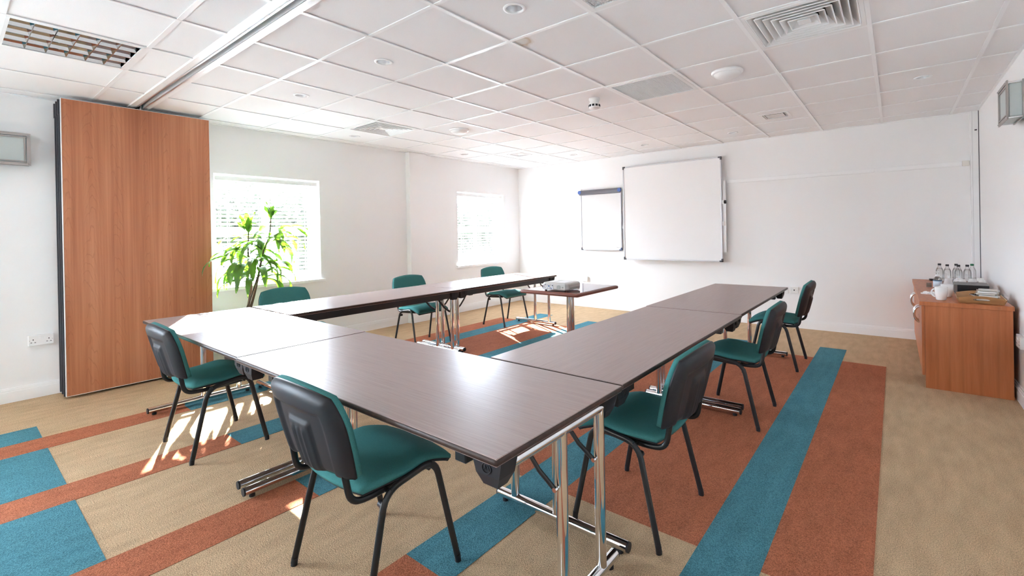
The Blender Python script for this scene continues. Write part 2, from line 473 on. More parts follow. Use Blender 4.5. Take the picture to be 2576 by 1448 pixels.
# windows ------------------------------------------------------------
def window(n, y0, y1):
    w = struct(MB().frame('x', y0, y1, SILL, HEAD, 0.06, -2.20, -2.135).build('window_%d' % n, PVC))
    yc, zc = (y0 + y1) / 2, 1.36
    MB().box(-2.20, -2.135, y0 + 0.06, y1 - 0.06, zc - 0.035, zc + 0.035).build('transom', PVC, w)
    for za, zb in ((SILL + 0.06, zc - 0.035), (zc + 0.035, HEAD - 0.06)):
        MB().box(-2.195, -2.14, yc - 0.022, yc + 0.022, za, zb).build('mullion', PVC, w)
        for ya, yb in ((y0 + 0.06, yc - 0.022), (yc + 0.022, y1 - 0.06)):
            MB().box(-2.172, -2.166, ya, yb, za, zb).build('pane', GLASS, w)
    MB().rbox(-2.135, -1.955, y0 - 0.045 if n < 3 else y0, y1 + 0.045 if n < 3 else y1, SILL - 0.035, SILL - 0.0005, 0.004).build('window_sill', TRIM, w)
    return w
w1 = window(1, -2.23, -1.10); w1['label'] = 'white framed window behind the potted plant'
w2 = window(2, 1.19, 2.32); w2['label'] = 'white framed window near the far corner'
for n, x0, x1 in FWIN:
    w = struct(MB().frame('y', x0, x1, 0.76, 2.08, 0.06, FY - 0.15, FY - 0.09).build('window_%d' % n, PVC))
    MB().box(x0 + 0.06, x1 - 0.06, FY - 0.124, FY - 0.118, 0.82, 2.02).build('pane', GLASS, w)

def blind(label, y0, y1):
    t = thing('venetian_blind', label, 'blind', (-2.045, (y0 + y1) / 2, SILL), 0, 'white venetian blinds')
    hw = (y1 - y0) / 2 - 0.018
    H = HEAD - SILL
    MB().rbox(-0.03, 0.03, -hw, hw, H - 0.068, H - 0.018, 0.003).build('headrail', TRIM, t)
    sl = MB()                                   # one curved slat, outer edge a little higher
    tilt = R(21); w = 0.025; N = 6
    top = [(-w + 2 * w * k / N) for k in range(N + 1)]
    vs = []
    for x in top:
        zz = -x * math.tan(tilt) + 0.0025 * (1 - (x / w) ** 2)
        for yy in (-hw + 0.006, hw - 0.006):
            vs += [(x, yy, zz + 0.0012), (x, yy, zz - 0.0012)]
    fs = []
    for k in range(N):
        a, b = 4 * k, 4 * (k + 1)
        fs += [(a, b, b + 2, a + 2), (a + 1, a + 3, b + 3, b + 1), (a, a + 1, b + 1, b), (a + 2, b + 2, b + 3, a + 3)]
    fs += [(0, 2, 3, 1), (4 * N, 4 * N + 1, 4 * N + 3, 4 * N + 2)]
    me = sl.add(vs, fs, False).mesh('slat'); me.materials.append(PVC)
    z = H - 0.10
    zs = []
    while z > 0.10:
        link('slat', me, None, t, (0, 0, z)); zs.append(z); z -= 0.0440
    MB().rbox(-0.026, 0.026, -hw + 0.004, hw - 0.004, z + 0.004, z + 0.022, 0.003).build('bottom_rail', TRIM, t)
    for yy in (-hw + 0.13, 0.0, hw - 0.13):
        c = MB()
        for xx in (-0.0265, 0.0265): c.box(xx - 0.0008, xx + 0.0008, yy - 0.004, yy + 0.004, z + 0.02, H - 0.06)
        c.build('ladder_tape', TRIM, t)
    wnd = MB().cyl((0.036, hw - 0.09, H - 0.06), (0.036, hw - 0.09, H - 0.52), 0.0028, 8).build('tilt_wand', PLAST, t)
    MB().cyl((0.036, hw - 0.09, H - 0.52), (0.036, hw - 0.09, H - 0.58), 0.006, 8).build('toggle', STEEL, wnd)
    return t
blind('white venetian blind in the window behind the potted plant', -2.23, -1.10)
blind('white venetian blind in the window near the far corner', 1.19, 2.32)

window(3, -6.15, -5.0); window(4, -7.75, -6.6)  # unseen windows added to let in daylight fill for the near side

# outside ------------------------------------------------------------
GRAVEL = simple('pale_paving', (0.52, 0.50, 0.47), 0.9, noise=(8, 0.1))
struct(MB().box(-40, WX - 0.27, -30, 30, -0.35, -0.25).build('ground_outside', GRAVEL))
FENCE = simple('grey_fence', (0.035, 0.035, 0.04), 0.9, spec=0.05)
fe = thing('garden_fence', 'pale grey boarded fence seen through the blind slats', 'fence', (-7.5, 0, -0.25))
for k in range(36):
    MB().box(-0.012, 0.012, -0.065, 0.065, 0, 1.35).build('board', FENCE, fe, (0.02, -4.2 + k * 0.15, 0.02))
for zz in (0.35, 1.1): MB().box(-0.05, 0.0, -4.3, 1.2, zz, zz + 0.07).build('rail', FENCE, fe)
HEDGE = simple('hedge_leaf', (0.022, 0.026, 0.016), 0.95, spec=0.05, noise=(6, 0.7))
hm = MB()
rr = random.Random(3)
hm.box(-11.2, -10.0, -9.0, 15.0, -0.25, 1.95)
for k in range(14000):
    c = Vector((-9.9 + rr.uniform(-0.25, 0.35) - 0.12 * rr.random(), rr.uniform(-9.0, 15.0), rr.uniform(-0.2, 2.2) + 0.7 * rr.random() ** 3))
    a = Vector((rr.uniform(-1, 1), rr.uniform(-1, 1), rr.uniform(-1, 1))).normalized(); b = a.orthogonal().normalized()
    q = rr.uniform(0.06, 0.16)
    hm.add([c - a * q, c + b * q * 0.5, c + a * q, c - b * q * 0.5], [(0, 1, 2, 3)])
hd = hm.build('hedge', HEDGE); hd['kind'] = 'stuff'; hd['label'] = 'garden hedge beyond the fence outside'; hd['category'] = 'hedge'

# ------------------------------------------------------------------ ceiling
ceil = struct(MB().box(WX - 0.26, RX + 0.2, FY - 0.2, BY + 0.2, CZ + 0.25, CZ + 0.30).build('ceiling', TILE), 'suspended ceiling of square white tiles')
BW = 0.012
xl = [WX] + [round(0.6 * i, 3) for i in range(-3, 8)] + [RX]
yl1 = [-2.81] + [round(0.6 * j, 3) for j in range(-4, 5)] + [BY]
yl2 = [-5.58, -4.98, -4.38, -3.78, -3.18, -2.95]
TZ = CZ + 0.004
tile_cache = {}
VENT_TILES = {(3.3, -0.9), (-0.9, -0.9), (2.1, -0.3), (2.7, -2.1), (-0.3, -3.48)}
HOLE = {}
for p in ((2.1, -2.1), (0.9, -2.1), (-0.3, -2.1), (-1.5, -0.9), (-1.5, 0.9), (-0.3, 2.1), (0.9, 2.1), (2.1, 2.1), (3.9, 0.9)): HOLE[p] = ('c', 0.047)
for p in ((2.7, 1.5), (-0.9, 1.5)): HOLE[p] = ('s', 0.115)
STAINED, _nt, _b = new_mat('ceiling_tile_stained')
_b.inputs['Roughness'].default_value = 0.9
_tc = _nt.nodes.new('ShaderNodeTexCoord'); _mp = _nt.nodes.new('ShaderNodeMapping'); _mp.inputs['Location'].default_value = (0.27, 0.25, 0)
_nz = _nt.nodes.new('ShaderNodeTexNoise'); _nz.inputs['Scale'].default_value = 9
_nt.links.new(_tc.outputs['Object'], _mp.inputs['Vector']); _nt.links.new(_tc.outputs['Object'], _nz.inputs['Vector'])
_len = _nt.nodes.new('ShaderNodeVectorMath'); _len.operation = 'LENGTH'; _nt.links.new(_mp.outputs['Vector'], _len.inputs[0])
_ad = _nt.nodes.new('ShaderNodeMath'); _ad.operation = 'MULTIPLY_ADD'; _ad.inputs[1].default_value = 0.12
_nt.links.new(_nz.outputs['Fac'], _ad.inputs[0]); _nt.links.new(_len.outputs['Value'], _ad.inputs[2])
_rp = _nt.nodes.new('ShaderNodeValToRGB'); _e = _rp.color_ramp.elements
_e[0].position = 0.0; _e[0].color = (0.78, 0.74, 0.70, 1); _e[1].position = 0.16; _e[1].color = (0.885, 0.875, 0.88, 1)
for _p, _c2 in ((0.115, (0.76, 0.72, 0.67, 1)), (0.130, (0.66, 0.54, 0.42, 1)), (0.138, (0.80, 0.76, 0.72, 1))):
    _x = _e.new(_p); _x.color = _c2
_nt.links.new(_ad.outputs[0], _rp.inputs['Fac']); _nt.links.new(_rp.outputs['Color'], _b.inputs['Base Color'])
def tile_mesh(dx, dy, hole):
    key = (round(dx, 3), round(dy, 3), hole)
    if key in tile_cache: return tile_cache[key]
    m = MB(); x, y = dx / 2, dy / 2; t = 0.012
    if hole is None:
        m.box(-x, x, -y, y, 0, t)
    else:
        n = 32; rim = []; out = []
        for j in range(n):
            a = 2 * PI * (j + 0.5) / n; ca, sa = math.cos(a), math.sin(a); k = 1 / max(abs(ca), abs(sa))
            out.append((x * ca * k, y * sa * k))
            rim.append((hole[1] * ca * (k if hole[0] == 's' else 1), hole[1] * sa * (k if hole[0] == 's' else 1)))
        vs = [(p[0], p[1], 0) for p in out] + [(p[0], p[1], 0) for p in rim] + [(p[0], p[1], t) for p in rim]
        fs = []
        for j in range(n):
            k = (j + 1) % n
            fs += [(j, n + j, n + k, k), (n + j, 2 * n + j, 2 * n + k, n + k)]
        m.add(vs, fs)
        # the square's four corners
        cs = [(x, y, 0), (-x, y, 0), (-x, -y, 0), (x, -y, 0)]
        for q, (cx_, cy_, _) in enumerate(cs):
            j0 = n // 8 - 1 + q * n // 4
            m.add([cs[q], (*out[j0 % n], 0), (*out[(j0 + 1) % n], 0)], [(0, 2, 1)])
    me = m.mesh('tile'); me.materials.append(TILE)
    tile_cache[key] = me
    return me
def tiles(ys):
    for i in range(len(xl) - 1):
        for j in range(len(ys) - 1):
            x0, x1, y0, y1 = xl[i], xl[i + 1], ys[j], ys[j + 1]
            cx_, cy_ = round((x0 + x1) / 2, 2), round((y0 + y1) / 2, 2)
            if (cx_, cy_) in VENT_TILES: continue
            me_ = tile_mesh(x1 - x0 - 0.006, y1 - y0 - 0.006, HOLE.get((cx_, cy_)))
            if (cx_, cy_) == (2.1, -1.5): me_ = me_.copy(); me_.materials[0] = STAINED
            link('tile', me_, None, ceil, ((x0 + x1) / 2, (y0 + y1) / 2, TZ))
tiles(yl1); tiles(yl2)
MB().box(WX, RX, FY, -5.58, TZ, TZ + 0.012).build('tile_field', TILE, ceil)
for ya, yb, ys in ((-2.81, BY, yl1), (-5.58, -2.95, yl2)):
    for x in xl:
        w0, w1 = (0, 0.02) if x == WX else ((-0.02, 0) if x == RX else (-BW, BW))
        MB().box(x + w0, x + w1, ya, yb, CZ - 0.003, CZ + 0.002).build('main_tee', TBAR, ceil)
    for y in ys[:-1] if ys is yl1 else ys:
        if y in (-2.81, -2.95): continue
        MB().box(WX, RX, y - BW, y + BW, CZ - 0.0022, CZ + 0.0025).build('cross_tee', TBAR, ceil)
MB().box(WX, RX, BY - 0.02, BY, CZ - 0.003, CZ + 0.003).build('wall_angle', TBAR, ceil)

# sliding wall track
tk = thing('ceiling_track', 'white metal ceiling track with a dark central slot', 'track', (0, -2.88, CZ))
for y0, y1 in ((-0.072, -0.020), (0.020, 0.072)):
    MB().box(-1.95, RX - 0.002, y0, y1, -0.012, 0.03).build('rail', TBAR, tk)
for y0, y1 in ((-0.030, -0.020), (0.020, 0.030)):
    MB().box(-1.95, RX - 0.002, y0, y1, -0.018, -0.012).build('lip', ALU, tk)
MB().box(-1.95, RX - 0.002, -0.020, 0.020, 0.026, 0.03).build('slot', STEEL, tk)

# downlights
def downlight():
    t = thing('downlight', '', 'downlight', group='recessed ceiling downlights')
    MB().lathe([(0.047, -0.001), (0.062, -0.001), (0.060, -0.005), (0.050, -0.007), (0.044, -0.003), (0.044, 0.004)], n=32).build('trim_ring', TBAR, t)
    MB().lathe([(0.044, 0.003), (0.040, 0.025), (0.026, 0.05), (0.0, 0.052)], n=32).build('reflector', ALU, t)
    lm = MB().lathe([(0.0, 0.018), (0.018, 0.020), (0.026, 0.026), (0.024, 0.05)], n=20)
    lm.build('lamp', STEEL, t)
    return t
DL = [((2.1, -2.1), 'recessed downlight nearest the camera, at the top edge of the picture'),
      ((0.9, -2.1), 'recessed downlight above the corner table, second from the top edge'),
      ((-0.3, -2.1), 'recessed downlight nearest the sliding wall panel'),
      ((-1.5, -0.9), 'recessed downlight beside the four-way diffuser near the windows'),
      ((-1.5, 0.9), 'recessed downlight near the ceiling end of the boxed pillar'),
      ((-0.3, 2.1), 'recessed downlight above the wall-hung flip chart'),
      ((0.9, 2.1), 'recessed downlight above the large whiteboard'),
      ((2.1, 2.1), 'recessed downlight beyond the whiteboard, next to the small square vent'),
      ((3.9, 0.9), 'recessed downlight nearest the wall light over the sideboard')]
d0 = downlight()
for i, ((x, y), lab) in enumerate(DL):
    o = d0 if i == 0 else copy_tree(d0)
    o['label'] = lab; o.location = (x, y, CZ + 0.004)

# round opal lights
def dome(label, x, y):
    t = thing('ceiling_light', label, 'ceiling light', (x, y, CZ + 0.004), 0, 'round opal ceiling lights')
    MB().lathe([(0.0, 0), (0.115, 0), (0.115, -0.012), (0.104, -0.020), (0.098, -0.020)], n=40).build('base_ring', TBAR, t)
    MB().lathe([(0.099, -0.018), (0.092, -0.032), (0.07, -0.046), (0.035, -0.054), (0.0, -0.056)], n=40).build('diffuser', OPAL, t)
dome('round opal dome light near the square return grille', 2.7, -0.3)
dome('round opal dome light near the window end of the ceiling', -0.3, -0.3)

# four-way diffusers
def diffuser():
    t = thing('air_diffuser', '', 'air vent', group='square four-way air diffusers')
    S = 0.287
    m = MB(); m.frame('z', -S, S, -S, S, 0.022, -0.004, 0.004); m.build('frame', PLAST, t)
    MB().box(-S, S, -S, S, 0.12, 0.125).build('backing', DARK, t)
    sk = MB()
    for a0, a1, b0, b1 in ((-S, S, -S, -S + 0.004), (-S, S, S - 0.004, S), (-S, -S + 0.004, -S, S), (S - 0.004, S, -S, S)):
        sk.box(a0, a1, b0, b1, 0.002, 0.122)
    sk.build('box', STEEL, t)
    def ring(s0, z0, s1, z1, th):
        m = MB()
        def q(s, z): return [(-s, -s, z), (s, -s, z), (s, s, z), (-s, s, z)]
        vs = q(s0, z0) + q(s1, z1) + q(s1 - th, z1) + q(s0 - th, z0)
        fs = []
        for a, b in ((0, 4), (4, 8), (8, 12), (12, 0)):
            for k in range(4): fs.append((a + k, a + (k + 1) % 4, b + (k + 1) % 4, b + k))
        m.add(vs, fs); return m
    for k in range(6):
        s = 0.262 - k * 0.0375
        o = ring(s, -0.001, s - 0.040, 0.046, 0.0032).build('vane', PLAST, t)
        l = MB(); l.frame('z', -s - 0.002, s + 0.002, -s - 0.002, s + 0.002, 0.006, -0.004, -0.001); l.build('lip', TBAR, o)
    MB().box(-0.032, 0.032, -0.032, 0.032, 0.0, 0.006).build('centre_plate', TBAR, t)
    return t
v0 = diffuser()
v0['label'] = 'large white four-way air diffuser at the top edge of the picture'; v0.location = (3.3, -0.9, CZ)
dup(v0, 'white four-way air diffuser near the windows', (-0.9, -0.9, CZ))

# egg-crate return grilles
def grille():
    t = thing('return_grille', '', 'air vent', group='square egg-crate return grilles')
    S = 0.29
    MB().frame('z', -S, S, -S, S, 0.03, -0.006, 0.006).build('frame', PLAST, t)
    g = MB(); n = 34; q = S - 0.03; st = 2 * q / n
    for k in range(1, n):
        c = -q + k * st
        g.box(c - 0.0011, c + 0.0011, -q, q, 0.0, 0.012); g.box(-q, q, c - 0.0011, c + 0.0011, 0.0, 0.012)
    g.build('egg_crate_core', PLAST, t)
    MB().box(-q, q, -q, q, 0.05, 0.055).build('backing', STEEL, t)
    return t
g0 = grille(); g0['label'] = 'square egg-crate return grille beside the smoke detector'; g0.location = (2.1, -0.3, CZ)
dup(g0, 'square egg-crate return grille cut off by the top edge of the picture', (2.7, -2.1, CZ))

# small square vents
def smallvent():
    t = thing('square_vent', '', 'air vent', group='small square ceiling vents')
    MB().frame('z', -0.14, 0.14, -0.14, 0.14, 0.028, -0.005, 0.0).build('frame', PLAST, t)
    p = MB().add([(-0.085, -0.085, -0.002), (0.085, -0.085, -0.002), (0.085, 0.085, -0.002), (-0.085, 0.085, -0.002), (-0.03, 0.0, 0.022), (0.03, 0.0, 0.022)],
                 [(0, 1, 5, 4), (2, 3, 4, 5), (1, 2, 5), (3, 0, 4)])
    p.build('deflector', MATTE, t)
    for x in (-0.100, 0.100):
        MB().box(x - 0.004, x + 0.004, -0.105, 0.105, -0.003, 0.03).build('vane', MATTE, t)
    MB().box(-0.112, 0.112, -0.112, 0.112, 0.07, 0.075).build('backing', DARK, t)
    return t
s0 = smallvent(); s0['label'] = 'small square ceiling vent over the right end of the back wall'; s0.location = (2.7, 1.5, CZ + 0.004)
dup(s0, 'small square ceiling vent near the far corner window', (-0.9, 1.5, CZ + 0.004))

sm = thing('smoke_detector', 'white smoke detector hanging below the ceiling with dark slots', 'smoke detector', (1.55, -0.35, CZ + 0.004))
MB().lathe([(0.0, 0), (0.05, 0), (0.05, -0.018), (0.042, -0.022), (0.042, -0.045)], n=32).build('base', PLAST, sm)
MB().lathe([(0.046, -0.045), (0.050, -0.052), (0.050, -0.082), (0.044, -0.092), (0.0, -0.094)], n=32).build('body', PLAST, sm)
for k in range(10):
    a = 2 * PI * k / 10
    c = Vector((0.0495 * math.cos(a), 0.0495 * math.sin(a), -0.068))
    m = MB().box(-0.003, 0.003, -0.010, 0.010, -0.009, 0.009).build('slot', DARK, sm, c, a)

# louvred fluorescent fitting beyond the track
lf = thing('louvre_light', 'square recessed office light with mirrored louvre cells', 'ceiling light', (-0.3, -3.48, CZ))
S = 0.288
MB().frame('z', -S, S, -S, S, 0.016, -0.004, 0.004).build('frame', TBAR, lf)
MB().box(-S, S, -S, S, 0.075, 0.08).build('housing', STEEL, lf)
for k in range(5):
    x = -0.272 + k * 0.136
    prof = [(x - 0.005, 0.0), (x + 0.005, 0.0), (x + 0.012, 0.02), (x + 0.036, 0.055), (x + 0.06, 0.07), (x - 0.06, 0.07), (x - 0.036, 0.055), (x - 0.012, 0.02)]
    if k == 0: prof = [(x - 0.005, 0.0), (x + 0.005, 0.0), (x + 0.012, 0.02), (x + 0.036, 0.055), (x + 0.06, 0.07), (x - 0.005, 0.07)]
    if k == 4: prof = [(x - 0.005, 0.0), (x + 0.005, 0.0), (x + 0.005, 0.07), (x - 0.06, 0.07), (x - 0.036, 0.055), (x - 0.012, 0.02)]
    MB().prism(prof, 'y', -0.272, 0.272).build('mirror_reflector', MIRROR, lf)
for k in range(5):
    y = -0.181 + k * 0.0906
    MB().prism([(y - 0.0018, -0.001), (y + 0.0018, -0.001), (y + 0.016, 0.05), (y - 0.016, 0.05)], 'x', -0.272, 0.272).build('cross_louvre', MIRROR, lf)

# ------------------------------------------------------------------ sliding wall stack
def wallpanel(label, x0, x1):
    t = thing('sliding_panel', label, 'partition panel', ((x0 + x1) / 2, -2.87, 0), 0, 'stacked sliding wall panels')
    h = (x1 - x0) / 2; w = 0.515; z0, z1 = 0.022, 2.465
    MB().box(-h + 0.012, h - 0.012, -w + 0.006, w - 0.006, z0 + 0.01, z1 - 0.01).build('core', RUBBER, t)
    for s in (-1, 1):
        xs = sorted((s * (h - 0.012), s * (h - 0.0015)))
        MB().box(xs[0], xs[1], -w + 0.002, w - 0.002, z0 + 0.003, z1 - 0.003).build('veneer_face', CHERRY, t)
        xe = sorted((s * (h - 0.034), s * h))
        for sy in (-1, 1):
            ye = sorted((sy * (w - 0.002), sy * w + sy * 0.0))
            MB().box(xe[0], xe[1], min(sy * (w - 0.004), sy * w), max(sy * (w - 0.004), sy * w), z0, z1).build('edge_strip', TRIM, t)
        MB().box(xe[0], xe[1], -w, w, z1 - 0.004, z1).build('edge_strip', TRIM, t)
        MB().box(xe[0], xe[1], -w, w, z0, z0 + 0.004).build('edge_strip', TRIM, t)
    MB().box(-0.010, 0.010, -w - 0.009, -w + 0.004, z0, z1 - 0.12).build('seal', RUBBER, t)
    MB().box(-0.013, 0.013, -w - 0.013, -w + 0.004, z1 - 0.13, z1 - 0.01).build('seal_cap', RUBBER, t)
    MB().cyl((0, 0, z1 - 0.01), (0, 0, CZ + 0.012), 0.012, 10).build('hanger_bolt', STEEL, t)
    return t
wallpanel('foremost cherry veneer sliding panel, its whole face in view', -1.757, -1.668)
wallpanel('middle cherry sliding panel of the stack, only its edge in view', -1.857, -1.768)
wallpanel('rear cherry sliding panel of the stack, against the white wall', -1.957, -1.868)

# ------------------------------------------------------------------ folding tables
TL, TW, TH = 1.785, 0.722, 0.70
def make_table():
    t = thing('folding_table', '', 'table', group='folding meeting tables')
    L, W = TL / 2, TW / 2
    top = MB().rbox(-L + 0.006, L - 0.006, -W + 0.006, W - 0.006, TH - 0.023, TH, 0.0015, 1).build('tabletop', LAM, t)
    e = MB(); z = TH - 0.0116
    prof = [(-0.010, -0.0115), (0.0, -0.0105), (0.004, -0.007), (0.0055, 0.0), (0.004, 0.007), (0.0, 0.0105), (-0.006, 0.0113)]
    n = len(prof); cr = []
    rc = 0.012
    for cx_, cy_, a0 in ((L - rc, W - rc, 0), (-L + rc, W - rc, 90), (-L + rc, -W + rc, 180), (L - rc, -W + rc, 270)):
        for k in range(4): cr.append((cx_, cy_, R(a0 + k * 30)))
    vs = []
    for cx_, cy_, a in cr:
        for u, v in prof:
            rr_ = rc - 0.0075 + u
            vs.append((cx_ + rr_ * math.cos(a), cy_ + rr_ * math.sin(a), z + v))
    m = len(cr); fs = []
    for i in range(m):
        for j in range(n - 1):
            a, b = i * n, ((i + 1) % m) * n
            fs.append((a + j, b + j, b + j + 1, a + j + 1))
    e.add(vs, fs, True).build('edging', EDGE, t)
    for s in (-1, 1):
        y0, y1 = sorted((s * (W - 0.075), s * (W - 0.05)))
        if s > 0: MB().rbox(-L + 0.12, L - 0.12, y0, y1, 0.612, TH - 0.026, 0.003, 1).build('apron', BLACKM, t)
        for sx in (-1, 1):
            xa, xb = sx * (L - 0.012), sx * (L - 0.125)
            b = MB(); ya, yb = s * (W - 0.03), s * (W - 0.10)
            yc, yd = s * (W - 0.045), s * (W - 0.085)
            xc, xd = sx * (L - 0.04), sx * (L - 0.095)
            zt, zm, zb = TH - 0.026, 0.625, 0.592
            vs = [(xa, ya, zt), (xb, ya, zt), (xb, yb, zt), (xa, yb, zt), (xa - sx * 0.012, ya - s * 0.004, zm), (xb + sx * 0.012, ya - s * 0.004, zm), (xb + sx * 0.012, yb, zm), (xa - sx * 0.012, yb, zm),
                  (xc, yc, zb), (xd, yc, zb), (xd, yd, zb), (xc, yd, zb)]
            fs = [(0, 1, 2, 3), (0, 4, 5, 1), (1, 5, 6, 2), (2, 6, 7, 3), (3, 7, 4, 0), (4, 8, 9, 5), (5, 9, 10, 6), (6, 10, 11, 7), (7, 11, 8, 4), (8, 11, 10, 9)]
            o = b.add(vs, fs).build('corner_block', BLACKP, t)
            # moulded round emblem on the outward face
            em = MB(); cc = Vector(((xa + xb) / 2, ya - s * 0.002 + s * 0.001, 0.648))
            ring = [cc + Vector((0.017 * math.cos(2 * PI * k / 20), 0, 0.015 * math.sin(2 * PI * k / 20))) for k in range(21)]
            em.tube(ring, 0.0016, n=6, caps=False)
            em.tube([cc + Vector((-0.009, 0, -0.006)), cc + Vector((-0.004, 0, 0.007)), cc + Vector((0.0, 0, -0.004)), cc + Vector((0.005, 0, 0.007)), cc + Vector((0.009, 0, -0.006))], 0.0015, n=6)
            em.build('emblem', BLACKP, o)
    for sx in (-1, 1):
        x = sx * (L - 0.046)
        lg = MB().cyl((x, -0.29, 0.642), (x, 0.29, 0.642), 0.0195, 20).build('leg', CHROME, t)
        for yy in (0.0, 0.245):
            MB().cyl((x, yy, 0.05), (x, yy, 0.640), 0.0205, 20).build('upright', CHROME, lg)
        MB().cyl((x, -0.345, 0.0365), (x, 0.345, 0.0365), 0.0215, 20).build('foot_bar', CHROME, lg)
        for s in (-1, 1):
            MB().cyl((x, s * 0.344, 0.0365), (x, s * 0.352, 0.0365), 0.0205, 16).build('end_cap', BLACKP, lg)
            MB().cyl((x, s * 0.31, 0.002), (x, s * 0.31, 0.02), 0.014, 12).build('foot_pad', BLACKP, lg)
        xi = sx * (L - 0.25)
        MB().rbox(min(xi, xi + sx * 0.05), max(xi, xi + sx * 0.05), -W + 0.075, W - 0.075, 0.60, 0.645, 0.004, 1).build('crossbar', BLACKM, t)
        for yy in (-0.028, 0.217):
            b = MB(); y0 = yy
            b.tube([(xi + sx * 0.03, y0, 0.622), (xi + sx * 0.075, y0, 0.56), (xi + sx * 0.13, y0, 0.50), (x - sx * 0.008, y0, 0.455)], 0.0035, 0.011, n=8, side=(0, 1, 0))
            o = b.build('brace', BLACKM, t)
            MB().cyl((x - sx * 0.008, y0 - 0.006, 0.455), (x - sx * 0.008, y0 + 0.006, 0.455), 0.008, 10).build('rivet', CHROME, o)
    return t
t0 = make_table()
ta = TL + 0.002
TAB = [('folding table nearest the camera, its bare corner towards the viewer', (1.970, -2.745, 0), 0),
       ('folding table at the corner beside the sliding panels, flooded with sunlight', (1.970 - ta, -2.735, 0), 0),
       ('folding table with two green chairs along it, nearer half of the wall-side row', (2.496, -2.384 + TL / 2 + 0.004, 0), PI / 2),
       ('folding table at the far end of the sideboard-side row', (2.486, -2.384 + TL * 1.5 + 0.006, 0), PI / 2),
       ('folding table of the window-side row meeting the sunlit corner table', (-0.352, -2.372 + TL / 2 + 0.004, 0), -PI / 2),
       ('folding table at the far end of the window-side row, striped with sunlight', (-0.372, -2.372 + TL * 1.5 + 0.006, 0), -PI / 2)]
TAB[2] = ('folding table between the nearest table and the far sideboard-side table', TAB[2][1], TAB[2][2])
for i, (lab, loc, rz) in enumerate(TAB):
    if i == 0: t0['label'] = lab; t0.location = loc; t0.rotation_euler = (0, 0, rz)
    else: dup(t0, lab, loc, rz)

# ------------------------------------------------------------------ chairs
def squircle(X, Y, c):
    return X * math.sqrt(max(0, 1 - c * Y * Y / 2)), Y * math.sqrt(max(0, 1 - c * X * X / 2))
def grid_solid(nx, ny, fa, fb):
    """closed shell between two mapped grids (fa front, fb back)"""
    m = MB(); vs = []; fs = []
    for f in (fa, fb):
        for j in range(ny + 1):
            for i in range(nx + 1):
                vs.append(f(-1 + 2 * i / nx, -1 + 2 * j / ny))
    N = (nx + 1) * (ny + 1)
    I = lambda i, j: j * (nx + 1) + i
    for j in range(ny):
        for i in range(nx):
            fs.append((I(i, j), I(i + 1, j), I(i + 1, j + 1), I(i, j + 1)))
            fs.append((N + I(i, j), N + I(i, j + 1), N + I(i + 1, j + 1), N + I(i + 1, j)))
    rim = [(i, 0) for i in range(nx)] + [(nx, j) for j in range(ny)] + [(i, ny) for i in range(nx, 0, -1)] + [(0, j) for j in range(ny, 0, -1)]
    for k in range(len(rim)):
        a, b = I(*rim[k]), I(*rim[(k + 1) % len(rim)])
        fs.append((a, N + a, N + b, b))
    return m.add(vs, fs, True)
